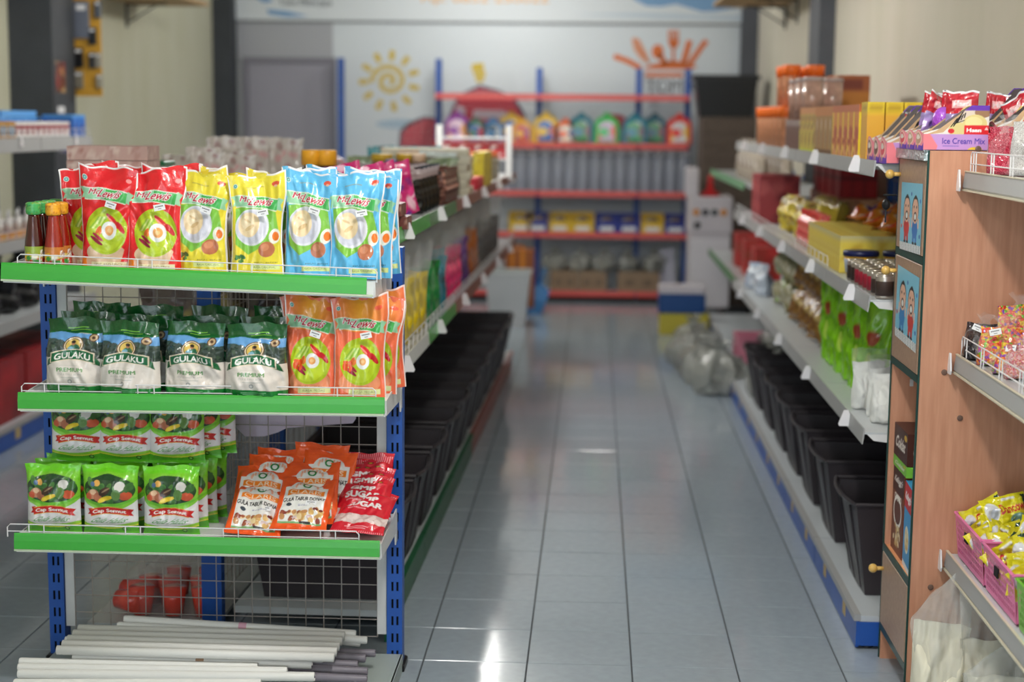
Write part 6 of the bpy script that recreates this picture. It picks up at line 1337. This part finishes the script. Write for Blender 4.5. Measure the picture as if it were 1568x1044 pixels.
for i, u in enumerate((850, 890, 925, 962, 1000)):
    x, _ = at_y(u, 400, yB + .05); t = thing('clear_pack', 'crumpled clear pack on the brown cartons of the back row, %s from the left' % ORD[i], 'bag', (x, yB + .10, .262), (0, 0, .3 * i), 'crumpled clear packs'); link('bag_film', bag_mesh('lump_bag', .24, .19, .16, 'knot', lambda a: None, (190, 190, 180), nu=20, nv=20, seed=80 + i, wr=.02, mats=M_CLOUD), t); link('contents', bag_mesh('lump_fill', .21, .12, .13, 'sugar', lambda a: None, (150, 150, 140), nu=12, nv=12, seed=81 + i, wr=.01), t)
t = thing('white_board', 'white board leaning at the right of the lowest back shelf', 'board', (.60, 13.80, .09), (-.08, 0, 0)); b = MB(); b.prism([(-.10, 0), (.12, 0), (.10, .38), (-.02, .36)], 'y', 0, .012); b.build('board', mat('board_pale', (190, 190, 206), rough=.5), t)
oc = simple_box('orange_brown_carton', 'box', .20, .28, .34, (150, 84, 40), lambda a: a.rect(.3, .55, 0, 1, (226, 140, 30)), 30)
for i in range(2): x, _ = at_y((788, 805)[i], 420, 13.3 - .1 * i); oc.place((x, 13.25 - .35 * i, .0), (0, 0, .05), 'orange and brown carton on the floor left of the back row, %s' % ('rear', 'front')[i], 'orange brown cartons', (.8, 1, 1.5))
lb_ = thing('blue_dustpan', 'blue plastic dustpan leaning beside the orange cartons', 'dustpan', (-.48, 12.75, .0), (-.3, .25, 0)); b = MB(); b.prism([(-.07, 0), (.07, 0), (.09, .22), (.02, .26), (-.06, .22)], 'y', 0, .03); b.build('pan', mat('dustpan_blue', (40, 116, 180), rough=.4), lb_); MB().tube([(.0, .015, .25), (.0, .015, .40)], .012).build('handle', mat('dustpan_blue'), lb_)
wcn = thing('white_container', 'white square container with green contents past the end of the centre row', 'bin', (-.64, 12.1, 0)); b = MB(); b.add([(-.13, -.13, 0), (.13, -.13, 0), (.13, .13, 0), (-.13, .13, 0), (-.17, -.17, .40), (.17, -.17, .40), (.17, .17, .40), (-.17, .17, .40)], [(0, 1, 5, 4), (1, 2, 6, 5), (2, 3, 7, 6), (3, 0, 4, 7), (0, 3, 2, 1)]); b.build('container_body', mat('cont_white', (196, 200, 204), rough=.4), wcn); MB().tube([(-.17, -.17, .40), (.17, -.17, .40), (.17, .17, .40), (-.17, .17, .40), (-.17, -.17, .40)], .012).build('rim', mat('cont_white'), wcn); MB().cbox(-.12, .12, -.12, .12, .30, .37, .01).build('contents', mat('cont_green', (70, 150, 60), rough=.5), wcn)

# ================================================================== LEFT WALL ROW GOODS
ZA, ZBm, ZC_ = 1.432, .962, .592
ycb = simple_box('striped_carton', 'box', .10, .16, .085, (190, 140, 60), lambda a: [a.ell(.2 + .3 * k, .5, .1, .3, (60, 150, 200)) for k in range(3)], 160)
for i in range(5): ycb.place((-2.80, 6.95 + .105 * i, ZA), (0, 0, PI / 2), 'yellow-brown carton with blue ovals at the rail, %s from the near end' % ORD[i], 'yellow brown cartons')
wrb = simple_box('white_red_box', 'box', .075, .14, .085, (226, 222, 220), lambda a: (a.rect(0, 1, .3, .8, (150, 50, 60)), a.rect(.1, .9, .0, .12, (20, 20, 24)), a.ell(.5, .4, .3, .2, (236, 226, 226))), 160)
for i in range(10): wrb.place((-2.80, 7.49 + .078 * i, ZA), (0, 0, PI / 2), 'white and dark red small box at the rail, %s from the near end' % ORD[i], 'white red boxes')
blb = simple_box('blue_box', 'box', .10, .16, .105, (40, 110, 200), lambda a: (a.rect(0, 1, .86, 1, (90, 160, 226)), a.ell(.5, .35, .16, .3, (40, 50, 120)), a.ell(.5, .3, .06, .2, (150, 90, 150))), 160)
for i in range(14): blb.place((-2.99, 6.95 + .104 * i, ZA), (0, 0, PI / 2), 'blue box in the second row of the left wall shelf, %s from the near end' % ORD[i], 'blue boxes')
for i in range(2): blb.place((-2.80, 8.30 + .105 * i, ZA), (0, 0, PI / 2), 'blue box at the far rail end of the left wall shelf, %s one' % ('nearer', 'farther')[i], 'blue boxes', (1, 1, 1.15))
lbx = simple_box('flat_blue_box', 'box', .5, .16, .03, (90, 160, 226), None); lbx.place((-2.99, 8.0, ZA + .107), (0, 0, PI / 2), 'flat light blue box lying on the row of blue boxes')
wsp = cyl_thing('white_nozzle_bottle', 'bottle', [('bottle_body', [(.022, 0), (.022, .05), (.008, .062)], mat('nozzle_body', (220, 216, 214), rough=.4)), ('nozzle', [(.008, .06), (.004, .10)], M_WHITE)])
for i in range(24): wsp.place((-2.80 - .06 * (i % 2), 6.75 + .062 * i, ZBm + .03), (0, 0, 0), 'small white nozzle bottle on the left middle shelf, %s side, %s pair' % ('aisle' if i % 2 == 0 else 'wall', ORD[i // 2]), 'white nozzle bottles')
ylb = simple_box('low_tray', 'tray', .30, .16, .028, (206, 150, 50), lambda a: [a.rect(.1 + .3 * k, .3 + .3 * k, .1, .9, (150, 50, 70)) for k in range(3)], 100, tape=False)
for i in range(6): ylb.place((-2.83, 6.85 + .31 * i, ZBm), (0, 0, PI / 2), 'low yellow and red tray under the white bottles, %s from the near end' % ORD[i], 'low trays')
bkb = soft_bag('black_bag', 'bag', .24, .30, .14, (26, 26, 30), lambda a: a.blobs(0, 1, 0, 1, [(44, 44, 50), (16, 16, 18)], 16, .1, 3), seed=90, wr=.012, kind='knot')
for i in range(6): bkb.place((-2.88, 6.75 + .27 * i, ZC_), (0, 0, PI / 2 + rk.uniform(-.3, .3)), 'glossy black bag on the left wall lower shelf, %s from the near end' % ORD[i], 'black bags')
rbx = simple_box('red_box', 'box', .36, .34, .30, (150, 24, 30), flatart([(176, 34, 40), (120, 18, 24)], 3, 6, .2), 30)
for i in range(5): rbx.place((-2.93, 6.6 + .385 * i, .102), (0, 0, PI / 2), 'dark red box on the left wall row deck, %s from the near end' % ORD[i], 'red boxes on the left deck')
yb_ = thing('hanging_display_board', 'yellow board with hanging kitchen gadgets beside the left pilaster', 'board', (0, 0, 0)); mY = mat('board_yellow', (206, 154, 50), rough=.5)
MB().box(-3.22, -2.985, 9.62, 9.632, 1.665, 2.30).build('board', mY, yb_)
for i, (u, v, w, h, c) in enumerate([(124, 30, 24, 56, (110, 116, 130)), (141, 55, 12, 26, (40, 42, 46)), (120, 88, 14, 30, (26, 24, 26)), (141, 92, 11, 24, (60, 58, 56)), (120, 122, 14, 26, (130, 124, 110)), (150, 92, 9, 22, (150, 146, 134)), (152, 124, 10, 20, (160, 154, 136)), (149, 14, 10, 26, (90, 96, 104))]):
    x, z = at_y(u, v, 9.6); ww, hh = w * 9.6 / FPX, h * 9.6 / FPX; g_ = MB().cbox(-ww / 2, ww / 2, -.02, .0, -hh / 2, hh / 2, .004).build('gadget_pack', mat('gadget_%d' % i, c, rough=.3), yb_, loc=(x, 9.618, z)); MB().box(-ww * .3, ww * .3, -.022, -.02, hh * .25, hh * .4).build('card', M_STICK, g_)
